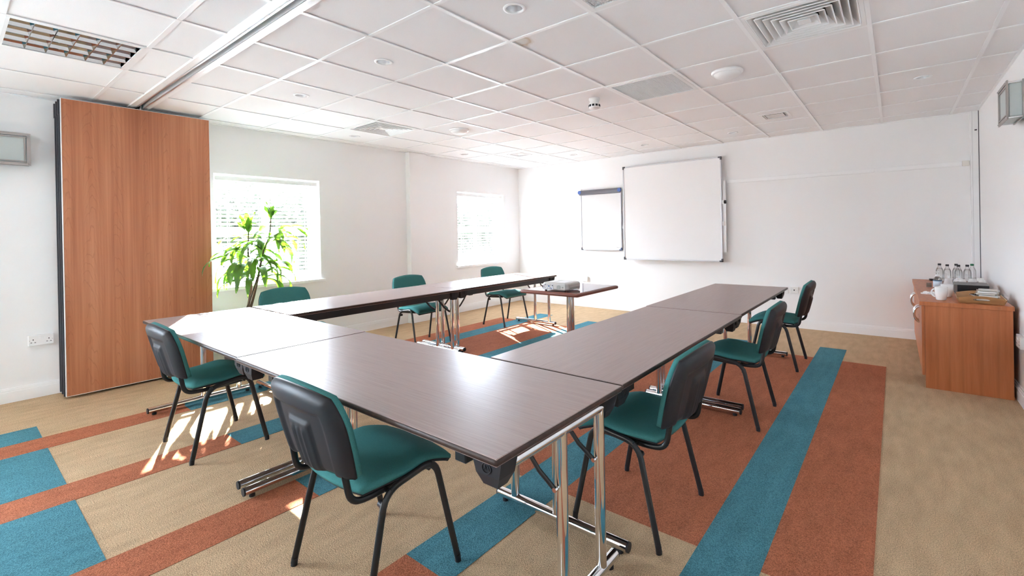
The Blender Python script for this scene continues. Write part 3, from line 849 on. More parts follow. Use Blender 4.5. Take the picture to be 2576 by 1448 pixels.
def make_chair():
    t = thing('stacking_chair', '', 'chair', group='green stacking chairs round the tables')
    # seat: local +y is the front
    def seat_z(X, Y):
        z = 0.466 + 0.012 * math.exp(-((Y - 0.28) / 0.32) ** 2) - 0.014 * math.exp(-((Y + 0.45) / 0.4) ** 2) * (1 - X * X) - 0.006 * X * X * (Y > 0) * Y
        if Y > 0.35: z -= 0.030 * ((Y - 0.35) / 0.65) ** 2
        if Y < -0.3: z -= 0.010 * ((-Y - 0.3) / 0.7) ** 1.5
        return z
    def xy(X, Y):
        sx_, sy_ = squircle(X, Y, 0.42 if Y < 0 else 0.30)
        return 0.232 * sx_, 0.012 + 0.213 * sy_
    def edge(X, Y): return max(abs(X), abs(Y)) ** 8
    def top(X, Y):
        x, y = xy(X, Y); return (x, y, seat_z(X, Y) - 0.020 * edge(X, Y))
    def mid(X, Y):
        x, y = xy(X * 0.995, Y * 0.995); return (x, y, seat_z(X, Y) - 0.034)
    def shell_t(X, Y):
        x, y = xy(X * 0.985, Y * 0.985); return (x, y, seat_z(X, Y) - 0.0335)
    def shell_b(X, Y):
        x, y = xy(X * 0.95, Y * 0.95); return (x, y, seat_z(X, Y) - 0.046)
    grid_solid(22, 22, top, mid).build('seat', TEAL, t)
    grid_solid(16, 16, shell_b, shell_t).build('seat_shell', BLACKP, t)
    # backrest in its own (u, v, w) frame: u across, v up, w towards the back
    HB, WB = 0.328, 0.240
    org = Vector((0, -0.232, 0.478)); lean = R(14)
    up = Vector((0, -math.sin(lean), math.cos(lean))); bk = Vector((0, -math.cos(lean), -math.sin(lean)))
    def P(u, v, w):
        p = org + up * v + bk * w
        return (u, p.y, p.z)
    def uv(X, Y):
        a, b = squircle(X, Y, 0.62 if Y > 0 else 0.20)
        return WB * a * (0.955 + 0.045 * (Y + 1) / 2), HB * (b + 1) / 2
    def curve(u, v): return -0.50 * u * u - 0.10 * (v - 0.16) ** 2
    def front(X, Y):
        u, v = uv(X, Y); return P(u, v, curve(u, v) - 0.040 + 0.014 * edge(X, Y))
    def back0(X, Y):
        u, v = uv(X, Y); return P(u, v, curve(u, v) - 0.002)
    def sh_f(X, Y):
        u, v = uv(X, Y); return P(u * 1.010, v * 1.006 - 0.001, curve(u, v) - 0.006)
    def smooth(a, b, x):
        k = min(1, max(0, (x - a) / (b - a))); return k * k * (3 - 2 * k)
    def sh_b(X, Y):
        u, v = uv(X, Y)
        e = max(abs(X), abs(Y))
        w = 0.022 * (1 - e ** 12) + 0.002
        rec = min(smooth(0.72, 0.62, abs(X)), smooth(0.58, 0.46, Y))          # recessed panel inside the raised rim
        w -= 0.013 * rec
        pad = min(smooth(0.33, 0.25, abs(X)), smooth(0.28, 0.16, Y), 1)
        w += 0.010 * pad
        for c in (-0.15, 0.0, 0.15):
            w += 0.007 * smooth(0.055, 0.015, abs(X - c)) * smooth(0.12, 0.02, Y) * pad
        return P(u * 1.010, v * 1.006 - 0.001, curve(u, v) + w)
    br = grid_solid(22, 20, back0, front).build('backrest', TEAL, t)
    grid_solid(56, 40, sh_f, sh_b).build('back_shell', BLACKP, br)
    for s in (-1, 1):
        # side frame: oval tube, split into leg / rail / leg
        pts = fillet([(s * 0.255, 0.200, 0.012), (s * 0.236, 0.108, 0.440), (s * 0.234, -0.108, 0.408), (s * 0.255, -0.202, 0.012)], 0.065, 8)
        k = len(pts)
        MB().tube(pts[:7], 0.0085, 0.0135, n=12, side=(1, 0, 0)).build('leg', BLACKM, t)
        MB().tube(pts[6:k - 6], 0.0085, 0.0135, n=12, side=(1, 0, 0)).build('side_rail', BLACKM, t)
        MB().tube(pts[k - 7:], 0.0085, 0.0135, n=12, side=(1, 0, 0)).build('leg', BLACKM, t)
        for y in (0.2, -0.202):
            MB().cyl((s * 0.255, y, 0.001), (s * 0.2545, y * 0.985, 0.03), 0.0125, 10).build('foot_cap', BLACKP, t)
        a = Vector((s * 0.178, 0, 0))
        bp = fillet([(s * 0.195, 0.12, 0.408), (s * 0.195, -0.135, 0.394), (s * 0.190, -0.212, 0.404), (s * 0.186, -0.226, 0.49), (s * 0.184, -0.240, 0.57)], 0.07, 6)
        MB().tube(bp, 0.0075, 0.012, n=10, side=(1, 0, 0)).build('back_support', BLACKM, t)
        MB().cyl((s * 0.236, -0.114, 0.362), (s * 0.206, -0.110, 0.362), 0.0125, 12).build('bumper', BLACKP, t)
    for y, z in ((0.085, 0.412), (-0.085, 0.398)):
        MB().tube([(-0.232, y, z), (0.232, y, z)], 0.009, 0.009, n=10).build('cross_bar', BLACKM, t)
    return t
c0 = make_chair()
CH = [('green stacking chair nearest the camera, its black ribbed back to the viewer', (2.055, -2.955), 0),
      ('green stacking chair beside the sliding panels, black back to the viewer', (0.232, -2.930), 0),
      ('green stacking chair nearest on the sideboard side, seat under the nearest table corner', (2.735, -1.995), PI / 2),
      ('green stacking chair in the middle of the sideboard side', (2.792, -0.560), PI / 2),
      ('green stacking chair farthest along the sideboard side, near the back wall', (2.790, 0.938), PI / 2),
      ('green stacking chair below the potted plant, only its backrest above the sunlit table', (-0.790, -1.945), -PI / 2),
      ('green stacking chair in front of the boxed pillar', (-0.755, -0.515), -PI / 2),
      ('green stacking chair below the far corner window', (-0.740, 0.945), -PI / 2)]
for i, (lab, (x, y), rz) in enumerate(CH):
    if i == 0: c0['label'] = lab; c0.location = (x, y, 0); c0.rotation_euler = (0, 0, rz)
    else: dup(c0, lab, (x, y, 0), rz)

# ------------------------------------------------------------------ projector table + projector
pt = thing('pedestal_table', 'small square mahogany table on a chrome column, carrying the projector', 'table', (1.092, -0.118, 0))
MB().rbox(-0.325, 0.325, -0.372, 0.372, 0.700, 0.7345, 0.012, 3).build('tabletop', MAHOG, pt)
e = MB()
ringp = []
for cx_, cy_, a0 in ((0.318, 0.365, 0), (-0.318, 0.365, 90), (-0.318, -0.365, 180), (0.318, -0.365, 270)):
    for k in range(4): ringp.append((cx_ + 0.012 * math.cos(R(a0 + 30 * k)), cy_ + 0.012 * math.sin(R(a0 + 30 * k)), 0.717))
ringp.append(ringp[0])
e.tube(ringp, 0.0165, n=12, caps=False).build('edging', MAHOGE, pt)
MB().cyl((0, 0, 0.03), (0, 0, 0.695), 0.041, 32).build('column', CHROME, pt)
MB().lathe([(0.0, 0.032), (0.05, 0.032), (0.16, 0.022), (0.215, 0.012), (0.22, 0.0), (0.0, 0.0)], n=40).build('base', CHROME, pt)
MB().box(-0.16, 0.16, -0.16, 0.16, 0.690, 0.700).build('top_bracket', BLACKM, pt)

pj = thing('projector', 'light grey data projector, its socket panel to the viewer', 'projector', (1.125, -0.315, 0.735), R(4))
pj.scale = (0.87, 0.87, 0.87)
def hull(w0, w1, d0, d1, z0, z1, z2):
    m = MB()
    q = lambda w, d, z, r: [(-w + r, -d, z), (w - r, -d, z), (w, -d + r, z), (w, d - r, z), (w - r, d, z), (-w + r, d, z), (-w, d - r, z), (-w, -d + r, z)]
    lv = [q(w0 - 0.012, d0 - 0.012, z0, 0.03), q(w0, d0, z0 + 0.014, 0.03), q(w0, d0, z1, 0.03), q(w1, d1, z2 - 0.006, 0.03), q(w1 - 0.014, d1 - 0.014, z2, 0.03)]
    vs = [p for l in lv for p in l]; fs = [tuple(range(7, -1, -1)), tuple(range(32, 40))]
    for i in range(4):
        for j in range(8): fs.append((i * 8 + j, i * 8 + (j + 1) % 8, i * 8 + 8 + (j + 1) % 8, i * 8 + 8 + j))
    return m.add(vs, fs)
hull(0.165, 0.158, 0.155, 0.148, 0.012, 0.072, 0.092).build('body', PROJ, pj)
JP = simple('socket_panel', (0.62, 0.63, 0.68), 0.4)
JB = simple('socket_blue', (0.05, 0.12, 0.32), 0.4); JY = simple('socket_metal', (0.35, 0.33, 0.28), 0.35, 0.6)
pnl = MB().box(-0.150, -0.012, -0.1585, -0.153, 0.018, 0.074).build('socket_panel', JP, pj)
for x, z, w, h, mt in ((-0.148, 0.047, 0.007, 0.012, DARK), (-0.122, 0.068, 0.005, 0.003, DARK), (-0.108, 0.068, 0.006, 0.004, DARK), (-0.082, 0.066, 0.010, 0.004, JY), (-0.05, 0.065, 0.012, 0.0045, JY), (-0.022, 0.062, 0.005, 0.005, DARK),
                       (-0.126, 0.052, 0.004, 0.004, DARK), (-0.113, 0.052, 0.003, 0.003, JY), (-0.101, 0.052, 0.003, 0.003, JY), (-0.089, 0.052, 0.003, 0.003, JY), (-0.068, 0.054, 0.009, 0.007, JB),
                       (-0.118, 0.036, 0.009, 0.0035, JY), (-0.05, 0.043, 0.010, 0.0045, JY), (-0.082, 0.029, 0.010, 0.003, JY), (-0.056, 0.028, 0.003, 0.003, DARK), (-0.038, 0.028, 0.006, 0.005, JB), (-0.096, 0.025, 0.003, 0.002, JB)):
    MB().box(x - w, x + w, -0.1605, -0.158, z - h, z + h).build('socket', mt, pnl)
sp = MB()
ringq = [(0.055 + 0.026 * math.cos(2 * PI * k / 28), -0.1565, 0.045 + 0.026 * math.sin(2 * PI * k / 28)) for k in range(29)]
sp.tube(ringq, 0.0016, n=6, caps=False).build('speaker_ring', PROJ, pj)
GRY = simple('projector_grille', (0.36, 0.35, 0.34), 0.5)
MB().prism([(0.055 + 0.022 * math.cos(2 * PI * k / 24), 0.045 + 0.022 * math.sin(2 * PI * k / 24)) for k in range(24)], 'y', -0.158, -0.154).build('speaker_grille', GRY, pj)
MB().box(0.098, 0.114, -0.1585, -0.154, 0.038, 0.052).build('sensor_window', GRY, pj)
MB().box(0.1605, 0.1665, -0.10, 0.12, 0.016, 0.040).build('side_vent', GRY, pj)
MB().box(-0.13, -0.06, -0.06, 0.04, 0.0915, 0.0935).build('key_pad', PLAST, pj)
MB().box(-0.02, 0.10, -0.10, 0.10, 0.0915, 0.0928).build('lamp_cover', PLAST, pj)
for x, y in ((-0.13, -0.12), (0.12, -0.12), (0.0, 0.13)):
    MB().cyl((x, y, 0.0005), (x, y, 0.016), 0.013, 12).build('foot', DARK, pj)
MB().cyl((0.05, 0.14, 0.05), (0.05, 0.165, 0.05), 0.032, 20).build('lens', DARK, pj)
rm = thing('projector_lens_cap', 'small grey cap lying behind the projector', 'lens cap', (1.085, 0.02, 0.735))
MB().lathe([(0.0, 0.0), (0.026, 0.0), (0.028, 0.02), (0.024, 0.034), (0.0, 0.036)], n=20).build('cap', PROJ, rm)
MB().box(-0.004, 0.004, -0.034, -0.02, 0.012, 0.022).build('tab', PROJ, rm)

# ------------------------------------------------------------------ whiteboard, flip chart, wall rail
CORN = simple('grey_corner', (0.10, 0.10, 0.115), 0.45)
wb = thing('whiteboard', 'large blank whiteboard in a silver frame with grey corners', 'whiteboard', (1.034, BY - 0.045, 1.569))
hw, hh = 0.762, 0.735
MB().box(-hw + 0.01, hw - 0.01, -0.052, -0.030, -hh + 0.01, hh - 0.01).build('panel', BOARD, wb)
for x0, x1, z0, z1 in ((-hw, hw, hh - 0.018, hh), (-hw, hw, -hh, -hh + 0.018), (-hw, -hw + 0.018, -hh, hh), (hw - 0.018, hw, -hh, hh)):
    MB().rbox(x0, x1, -0.060, -0.028, z0, z1, 0.004, 2).build('frame_bar', SILVER, wb)
for sx in (-1, 1):
    for sz in (-1, 1):
        c = MB()
        xa, xb = sorted((sx * (hw - 0.045), sx * (hw + 0.002))); za, zb = sorted((sz * (hh - 0.020), sz * (hh + 0.002)))
        c.rbox(xa, xb, -0.063, -0.026, za, zb, 0.004, 2)
        xa, xb = sorted((sx * (hw - 0.020), sx * (hw + 0.002))); za, zb = sorted((sz * (hh - 0.045), sz * (hh + 0.002)))
        c.rbox(xa, xb, -0.063, -0.026, za, zb, 0.004, 2)
        c.build('corner_cap', CORN, wb)
MB().box(-hw - 0.012, hw + 0.045, -0.028, -0.014, -0.60, 0.40).build('back_carrier', TRIM, wb)
MB().box(-0.5, 0.5, -0.014, 0.0445, -0.5, 0.42).build('wall_mount', TRIM, wb)
for z in (0.10, -0.20):
    b = MB().box(hw, hw + 0.030, -0.056, -0.030, z - 0.028, z + 0.028).build('clip', PLAST, wb)
    if z > 0: MB().cyl((hw + 0.028, -0.045, z), (hw + 0.055, -0.045, z), 0.022, 14).build('knob', BLACKP, b)
for z in (0.06, -0.22):
    MB().box(-hw - 0.022, -hw, -0.052, -0.032, z - 0.018, z + 0.018).build('clip', PLAST, wb)

fc = thing('flip_chart', 'narrow flip chart board with a dark clamp bar and blue ends', 'flip chart', (-0.175, BY, 1.475))
fw_, fh_ = 0.385, 0.500
MB().box(-fw_ + 0.008, fw_ - 0.008, -0.048, -0.028, -fh_ + 0.008, fh_ - 0.03).build('panel', BOARDG, fc)
for x0, x1, z0, z1 in ((-fw_, fw_, -fh_, -fh_ + 0.016), (-fw_, -fw_ + 0.016, -fh_, fh_ - 0.04), (fw_ - 0.016, fw_, -fh_, fh_ - 0.04)):
    MB().rbox(x0, x1, -0.055, -0.025, z0, z1, 0.004, 2).build('frame_bar', SILVER, fc)
CLAMP = simple('clamp_grey', (0.15, 0.145, 0.17), 0.45); BLUE = simple('blue_plastic', (0.06, 0.13, 0.42), 0.4)
cb = MB().prism([(-0.075, fh_ - 0.060), (-0.050, fh_ - 0.070), (-0.024, fh_ - 0.05), (-0.024, fh_ + 0.012), (-0.06, fh_ + 0.012), (-0.078, fh_ - 0.02)], 'x', -fw_ - 0.015, fw_ - 0.006)
cbo = cb.build('clamp_bar', CLAMP, fc)
for x in (-fw_ - 0.004, fw_ - 0.020):
    MB().prism([(x + 0.030 * math.cos(2 * PI * k / 20), fh_ - 0.022 + 0.031 * math.sin(2 * PI * k / 20)) for k in range(20)], 'y', -0.084, -0.060).build('clamp_knob', BLUE, cbo)
for sx in (-1, 1):
    c = MB(); xa, xb = sorted((sx * (fw_ - 0.02), sx * (fw_ + 0.002)))
    c.rbox(xa, xb, -0.058, -0.024, -fh_ - 0.002, -fh_ + 0.045, 0.004, 2)
    xa, xb = sorted((sx * (fw_ - 0.045), sx * (fw_ + 0.002)))
    c.rbox(xa, xb, -0.058, -0.024, -fh_ - 0.002, -fh_ + 0.018, 0.004, 2)
    c.build('corner_cap', CORN if sx < 0 else simple('navy_corner', (0.04, 0.06, 0.16), 0.45), fc)
MB().box(-0.3, 0.3, -0.028, -0.0005, -0.3, 0.45).build('wall_mount', TRIM, fc)
PRINT = simple('faint_print', (0.35, 0.30, 0.32), 0.6)
for k, (w_, z_) in enumerate(((0.009, 0.016), (0.007, 0.011), (0.007, 0.011), (0.009, 0.012))):
    MB().box(0.295 + k * 0.012, 0.295 + k * 0.012 + w_, -0.0486, -0.0478, -fh_ + 0.040, -fh_ + 0.040 + z_ * 0.7).build('print_mark', PRINT, fc)

rl = thing('wall_rail', 'white display rail running right of the whiteboard', 'rail', (0, BY, 1.955))
for x0, x1 in ((1.845, 3.518), (3.522, 4.285)):
    MB().rbox(x0, x1, -0.022, -0.0005, -0.026, 0.026, 0.003, 1).build('rail_length', TRIM, rl)
    MB().box(x0, x1, -0.0235, -0.0215, -0.010, 0.012).build('groove', TBAR, rl)
MB().rbox(4.286, 4.345, -0.026, -0.0005, -0.029, 0.029, 0.004, 1).build('end_cap', simple('cream_plastic', (0.80, 0.77, 0.72), 0.4), rl)
r2 = thing('cable_rail', 'thin white rail on the wall left of the flip chart', 'rail', (0, BY, 2.0))
MB().rbox(-1.70, -0.57, -0.014, -0.0005, -0.013, 0.013, 0.002, 1).build('rail_length', TRIM, r2)
MB().box(-1.715, -1.70, -0.016, -0.0005, -0.015, 0.015).build('end_cap', PLAST, r2)

# ------------------------------------------------------------------ sockets
def double_socket(label, loc, rotz):
    """built facing -y, back on y = 0"""
    t = thing('wall_socket', label, 'socket', loc, rotz, 'white double wall sockets')
    MB().rbox(-0.073, 0.073, -0.028, -0.0005, -0.043, 0.043, 0.004, 2).build('plate', PLAST, t)
    for cx_ in (-0.045, 0.045):
        for x, z, w, h in ((0, 0.006, 0.0028, 0.0045), (-0.011, -0.017, 0.0045, 0.0022), (0.011, -0.017, 0.0045, 0.0022)):
            MB().box(cx_ + x - w, cx_ + x + w, -0.0288, -0.027, z - h, z + h).build('pin_hole', DARK, t)
        MB().cyl((cx_ + (-0.02 if cx_ < 0 else 0.02), -0.0286, 0.0), (cx_ + (-0.02 if cx_ < 0 else 0.02), -0.027, 0.0), 0.003, 10).build('screw', STEEL, t)
    for x in (-0.011, 0.003):
        MB().rbox(x - 0.002, x + 0.011, -0.0315, -0.027, 0.012, 0.031, 0.001, 1).build('switch', PLAST, t)
    return t
double_socket('white double socket beside the sliding panels', (WX, -3.492, 0.476), R(90))
double_socket('white double socket below the flip chart', (-0.54, BY, 0.48), 0)
double_socket('white double socket on the wall beside the sideboard end', (RX, 0.70, 0.455), R(-90))
so2 = thing('wall_socket', 'white single outlet plate with a round black jack, behind the farthest chair', 'socket', (2.66, BY, 0.487))
MB().rbox(-0.045, 0.045, -0.02, -0.0005, -0.042, 0.042, 0.004, 2).build('plate', PLAST, so2)
MB().cyl((0, -0.0215, 0.0), (0, -0.019, 0.0), 0.008, 14).build('jack', DARK, so2)
for x in (-0.032, 0.032): MB().cyl((x, -0.0208, 0), (x, -0.019, 0), 0.0035, 10).build('screw', STEEL, so2)
so3 = thing('wall_socket', 'white blank plate beside the outlet with the black jack', 'socket', (2.545, BY, 0.48))
MB().rbox(-0.045, 0.045, -0.016, -0.0005, -0.042, 0.042, 0.004, 2).build('plate', PLAST, so3)
for x in (-0.032, 0.032): MB().cyl((x, -0.0168, 0), (x, -0.015, 0), 0.0035, 10).build('screw', STEEL, so3)

# ------------------------------------------------------------------ bulkhead wall lights
def wall_light(label, loc, rotz):
    """faces -y; the wall is at y = 0"""
    t = thing('wall_light', label, 'wall light', loc, rotz, 'rectangular bulkhead wall lights')
    W, H = 0.165, 0.130
    NICK = simple('nickel_frame', (0.42, 0.39, 0.37), 0.38, 0.7)
    MB().prism([(0.115 * math.cos(2 * PI * k / 32), 0.110 * math.sin(2 * PI * k / 32)) for k in range(32)], 'y', -0.028, -0.0005).build('back_box', STEEL, t)
    MB().rbox(-W + 0.016, W - 0.016, -0.104, -0.028, -H + 0.016, H - 0.016, 0.008, 2).build('glass_box', FROST, t)
    m = MB(); m.frame('y', -W, W, -H, H, 0.022, -0.112, -0.104)
    m.frame('y', -W + 0.03, W - 0.03, -H + 0.03, H - 0.03, 0.008, -0.112, -0.104)
    for sx in (-1, 1):
        for sz in (-1, 1):
            xa, xb = sorted((sx * (W - 0.034), sx * (W - 0.014))); za, zb = sorted((sz * (H - 0.036), sz * (H - 0.030)))
            m.box(xa, xb, -0.112, -0.104, za, zb)
            xa, xb = sorted((sx * (W - 0.036), sx * (W - 0.030))); za, zb = sorted((sz * (H - 0.034), sz * (H - 0.014)))
            m.box(xa, xb, -0.112, -0.104, za, zb)
    m.build('front_frame', NICK, t)
    MB().frame('y', -W + 0.004, W - 0.004, -H + 0.004, H - 0.004, 0.018, -0.036, -0.028).build('rear_frame', NICK, t)
    for sx in (-1, 1):
        for sz in (-1, 1):
            MB().cyl((sx * (W - 0.012), -0.117, sz * (H - 0.012)), (sx * (W - 0.012), -0.028, sz * (H - 0.012)), 0.0045, 10).build('screw', CHROME, t)
    return t
wall_light('bulkhead wall light beside the sliding panels, cut by the picture edge', (WX, -3.700, 2.045), R(90))
wall_light('bulkhead wall light high on the wall above the sideboard', (RX, 0.535, 2.130), R(-90))

# ------------------------------------------------------------------ sideboard
sb = thing('sideboard', 'cherry wood sideboard with silver D-handles against the wall', 'sideboard', (0, 0, 0))
Y0, Y1, X0, X1, ST = 0.80, 2.725, 3.885, 4.385, 0.69
MB().rbox(3.852, 4.392, Y0 - 0.012, Y1, ST - 0.032, ST, 0.0015, 1).build('worktop', CHERRYX, sb)
MB().box(X0, X1, Y0, Y0 + 0.02, 0.0, ST - 0.032).build('end_panel', CHERRYX, sb)
MB().box(X0, X1, Y1 - 0.02, Y1, 0.0, ST - 0.032).build('end_panel', CHERRYX, sb)
MB().box(X1 - 0.02, X1, Y0 + 0.02, Y1 - 0.02, 0.0, ST - 0.032).build('back_panel', CHERRYX, sb)
MB().box(X0 + 0.04, X1 - 0.02, Y0 + 0.02, Y1 - 0.02, 0.085, 0.10).build('bottom_panel', CHERRYX, sb)
MB().box(X0 + 0.05, X0 + 0.066, Y0 + 0.02, Y1 - 0.02, 0.0, 0.085).build('plinth', CHERRYX, sb)
dw = (Y1 - Y0) / 4
for k in range(4):
    a, b = Y0 + k * dw + 0.0015, Y0 + (k + 1) * dw - 0.0015
    d = MB().box(X0 - 0.02, X0 - 0.001, a, b, 0.10, ST - 0.036).build('door', CHERRYX, sb)
    hy = b - 0.05 if k % 2 == 0 else a + 0.05
    hp = [(X0 - 0.02, hy, 0.585)] + [(X0 - 0.02 - 0.036 * math.sin(PI * q / 10), hy, 0.52 + 0.065 * math.cos(PI * q / 10)) for q in range(1, 10)] + [(X0 - 0.02, hy, 0.455)]
    MB().tube(hp, 0.006, 0.009, n=10, side=(0, 1, 0)).build('handle', CHROME, d)
    MB().cyl((X0 - 0.024, hy, 0.50), (X0 - 0.019, hy, 0.50), 0.007, 12).build('lock', CHROME, d)

def bottle(label, x, y, cap, water):
    t = thing('water_bottle', label, 'bottle', (x, y, ST + 0.0005), 0, 'plastic water bottles on the sideboard')
    MB().lathe([(0.0, 0.0), (0.027, 0.0), (0.0305, 0.006), (0.0305, 0.05), (0.0285, 0.06), (0.0305, 0.07), (0.0305, 0.130), (0.0290, 0.146), (0.0215, 0.166), (0.0145, 0.179), (0.012, 0.186), (0.012, 0.196)], n=24).build('body', BOTTLE, t)
    if water:
        MB().lathe([(0.0, 0.002), (0.0255, 0.003), (0.029, 0.008), (0.029, 0.05), (0.027, 0.06), (0.029, 0.07), (0.029, 0.130), (0.0276, 0.146), (0.0205, 0.164), (0.0, 0.164)], n=24).build('water', WATER, t)
    MB().lathe([(0.0, 0.211), (0.0135, 0.211), (0.0142, 0.208), (0.0142, 0.192), (0.0, 0.192)], n=20).build('cap', cap, t)
    MB().lathe([(0.0310, 0.066), (0.0312, 0.066), (0.0312, 0.074), (0.0310, 0.074)], n=24).build('neck_ring', BOTTLE, t)
GREENC = simple('green_cap', (0.015, 0.17, 0.075), 0.4); BLKC = simple('black_cap', (0.03, 0.028, 0.034), 0.4)
bottle('clear water bottle with black cap, leftmost of the row', 4.062, 2.270, BLKC, True)
bottle('clear water bottle with black cap, second from the left, in front of the gap', 4.115, 2.165, BLKC, True)
bottle('clear water bottle with black cap, half hidden behind its twin in the middle', 4.190, 2.272, BLKC, True)
bottle('clear water bottle with black cap, in front of its twin in the middle', 4.196, 2.130, BLKC, True)
bottle('clear water bottle with black cap, rightmost of the black-capped ones', 4.264, 2.170, BLKC, True)
bottle('empty clear bottle with a green cap beside the wall post', 4.313, 2.320, GREENC, False)

def cup(name, label, x, y, upside, h, r0, r1, ang, group, cat):
    t = thing(name, label, cat, (x, y, ST + 0.0005), ang, group)
    prof = [(0.0, 0.0), (r0 * 0.85, 0.0), (r0, 0.006), ((r0 + r1) / 2 + 0.002, h * 0.5), (r1, h), (r1 - 0.003, h), ((r0 + r1) / 2 - 0.002, h * 0.5), (r0 - 0.004, 0.008), (0.0, 0.007)]
    if upside: prof = [(r, h - z) for r, z in prof]
    MB().lathe(prof, n=28).build('bowl', PORC, t)
    rm_ = (r0 + r1) / 2
    hp = [(rm_ - 0.002, 0, h * 0.82)] + [(rm_ + 0.030 * math.sin(PI * k / 8), 0, h * (0.52 + 0.30 * math.cos(PI * k / 8))) for k in range(1, 8)] + [(rm_ - 0.002, 0, h * 0.22)]
    MB().tube(hp, 0.0042, 0.006, n=8, side=(0, 1, 0)).build('handle', PORC, t)
GRP = 'white cups turned upside down'
for lab, x, y, a in (('white cup upside down, leftmost, by the soap bottle', 4.105, 1.945, 200), ('white cup upside down behind the leftmost pair', 4.190, 2.030, 120), ('white cup upside down in front of the middle bottles', 4.205, 1.925, 210),
                     ('white cup upside down below the rightmost black-capped bottle', 4.283, 2.010, 60), ('white cup upside down in the far corner below the green-capped bottle', 4.352, 2.110, 90), ('white cup upside down nearest the wall, behind the black box', 4.340, 1.985 - 0.05, 215)):
    cup('coffee_cup', lab, x, y, True, 0.088, 0.026, 0.040, R(a), GRP, 'cup')
GRP2 = 'white mugs standing upright'
cup('mug', 'white mug standing nearest on the sideboard', 3.994, 0.955, False, 0.105, 0.033, 0.042, R(150), GRP2, 'mug')
cup('mug', 'white mug standing behind the nearest mug', 4.046, 1.195, False, 0.105, 0.033, 0.042, R(150), GRP2, 'mug')

soap = thing('soap_dispenser', 'pump soap bottle with a pale blue label', 'soap bottle', (4.020, 1.800, ST + 0.0005))
MB().lathe([(0.0, 0.0), (0.030, 0.0), (0.033, 0.005), (0.033, 0.088), (0.026, 0.105), (0.013, 0.114), (0.013, 0.120)], n=24).build('bottle', BOTTLE, soap)
MB().lathe([(0.0, 0.002), (0.0285, 0.003), (0.031, 0.008), (0.031, 0.084), (0.0, 0.084)], n=24).build('liquid', WATER, soap)
MB().lathe([(0.0335, 0.014), (0.0337, 0.014), (0.0337, 0.074), (0.0335, 0.074)], n=24).build('label_band', simple('label_blue', (0.66, 0.74, 0.84), 0.5), soap)
MB().lathe([(0.0338, 0.074), (0.0340, 0.074), (0.0340, 0.080), (0.0338, 0.080)], n=24).build('label_stripe', simple('label_stripe', (0.12, 0.28, 0.50), 0.5), soap)
MB().lathe([(0.0, 0.118), (0.016, 0.118), (0.017, 0.124), (0.015, 0.134), (0.005, 0.140), (0.004, 0.158), (0.0, 0.158)], n=20).build('collar', PLAST, soap)
MB().tube([(0.006, 0.004, 0.160), (-0.010, -0.008, 0.161), (-0.026, -0.02, 0.157)], 0.0042, n=8).build('nozzle', PLAST, soap)

tb = thing('tea_box', 'black and grey presentation box behind the wooden tray', 'box', (4.228, 1.560, ST + 0.0005), R(-3))
GBOX = simple('grey_card', (0.17, 0.165, 0.165), 0.5); BBOX = simple('black_card', (0.012, 0.012, 0.013), 0.5)
MB().box(-0.110, 0.110, -0.140, 0.140, 0.0, 0.052).build('base', BBOX, tb)
MB().box(-0.111, 0.111, -0.141, 0.141, 0.053, 0.082).build('lid', BBOX, tb)
MB().box(-0.112, 0.112, -0.1405, 0.1415, 0.082, 0.0835).build('lid_top', GBOX, tb)
MB().box(-0.1125, -0.0905, -0.1425, 0.1415, 0.0, 0.0833).build('sleeve', GBOX, tb)
SILV = simple('silver_print', (0.42, 0.41, 0.41), 0.4)
for x0, x1, y0, y1 in ((-0.02, -0.008, 0.02, 0.032), (-0.004, 0.006, 0.02, 0.032), (0.02, 0.055, 0.023, 0.029)):
    MB().box(x0, x1, y0, y1, 0.0835, 0.0838).build('print_mark', SILV, tb)

tray = thing('serving_tray', 'small wooden serving tray with cut-out handles', 'tray', (4.225, 1.000, ST + 0.0005), R(-2))
tray.scale = (1.1, 1.1, 1.1)
MB().box(-0.112, 0.112, -0.135, 0.135, 0.0, 0.006).build('base', BAMBOO, tray)
def tray_end(s):
    """sloping end board with an oval hand hole, along x at y = s*0.135"""
    m = MB(); N = 24
    def top(x): return 0.040 + 0.018 * max(0, math.cos(x / 0.126 * PI / 2)) ** 1.5
    def pt(x, z, off): return (x * (1 + z * 1.2), s * (0.133 + z * 0.75 + off), z)
    hx, hz = 0.042, 0.009; zc = 0.029
    for off in (0.0, 0.006):
        vs = []; fs = []
        n = 40
        out, inn = [], []
        for k in range(n):
            a = 2 * PI * k / n; ca, sa = math.cos(a), math.sin(a)
            xo = 0.112 * max(-1, min(1, ca * 1.35)); zo = 0.002 if sa < -0.05 else None
            if zo is None: zo = top(xo) if sa > 0.35 else 0.002 + (top(xo) - 0.002) * max(0, (sa + 0.05) / 0.40)
            out.append(pt(xo, zo, off)); inn.append(pt(hx * ca, zc + hz * sa, off))
        vs = out + inn
        for k in range(n): fs.append((k, (k + 1) % n, n + (k + 1) % n, n + k))
        m.add(vs, fs)
    nn = 40; fs = []
    for k in range(nn):
        fs.append((k, (k + 1) % nn, 2 * nn + (k + 1) % nn, 2 * nn + k)); fs.append((nn + k, nn + (k + 1) % nn, 3 * nn + (k + 1) % nn, 3 * nn + k))
    m.f += fs; m.sm += [False] * len(fs)
    return m
for s in (-1, 1): tray_end(s).build('end_board', BAMBOO, tray)
for s in (-1, 1):
    m = MB(); a = [(s * 0.110, -0.134, 0.001), (s * 0.110, 0.134, 0.001), (s * 0.122, 0.162, 0.036), (s * 0.122, -0.162, 0.036)]
    b = [(x + s * 0.006, y, z) for x, y, z in a]
    m.add(a + b, [(0, 1, 2, 3), (7, 6, 5, 4), (0, 4, 5, 1), (1, 5, 6, 2), (2, 6, 7, 3), (3, 7, 4, 0)])
    m.build('side_board', BAMBOO, tray)
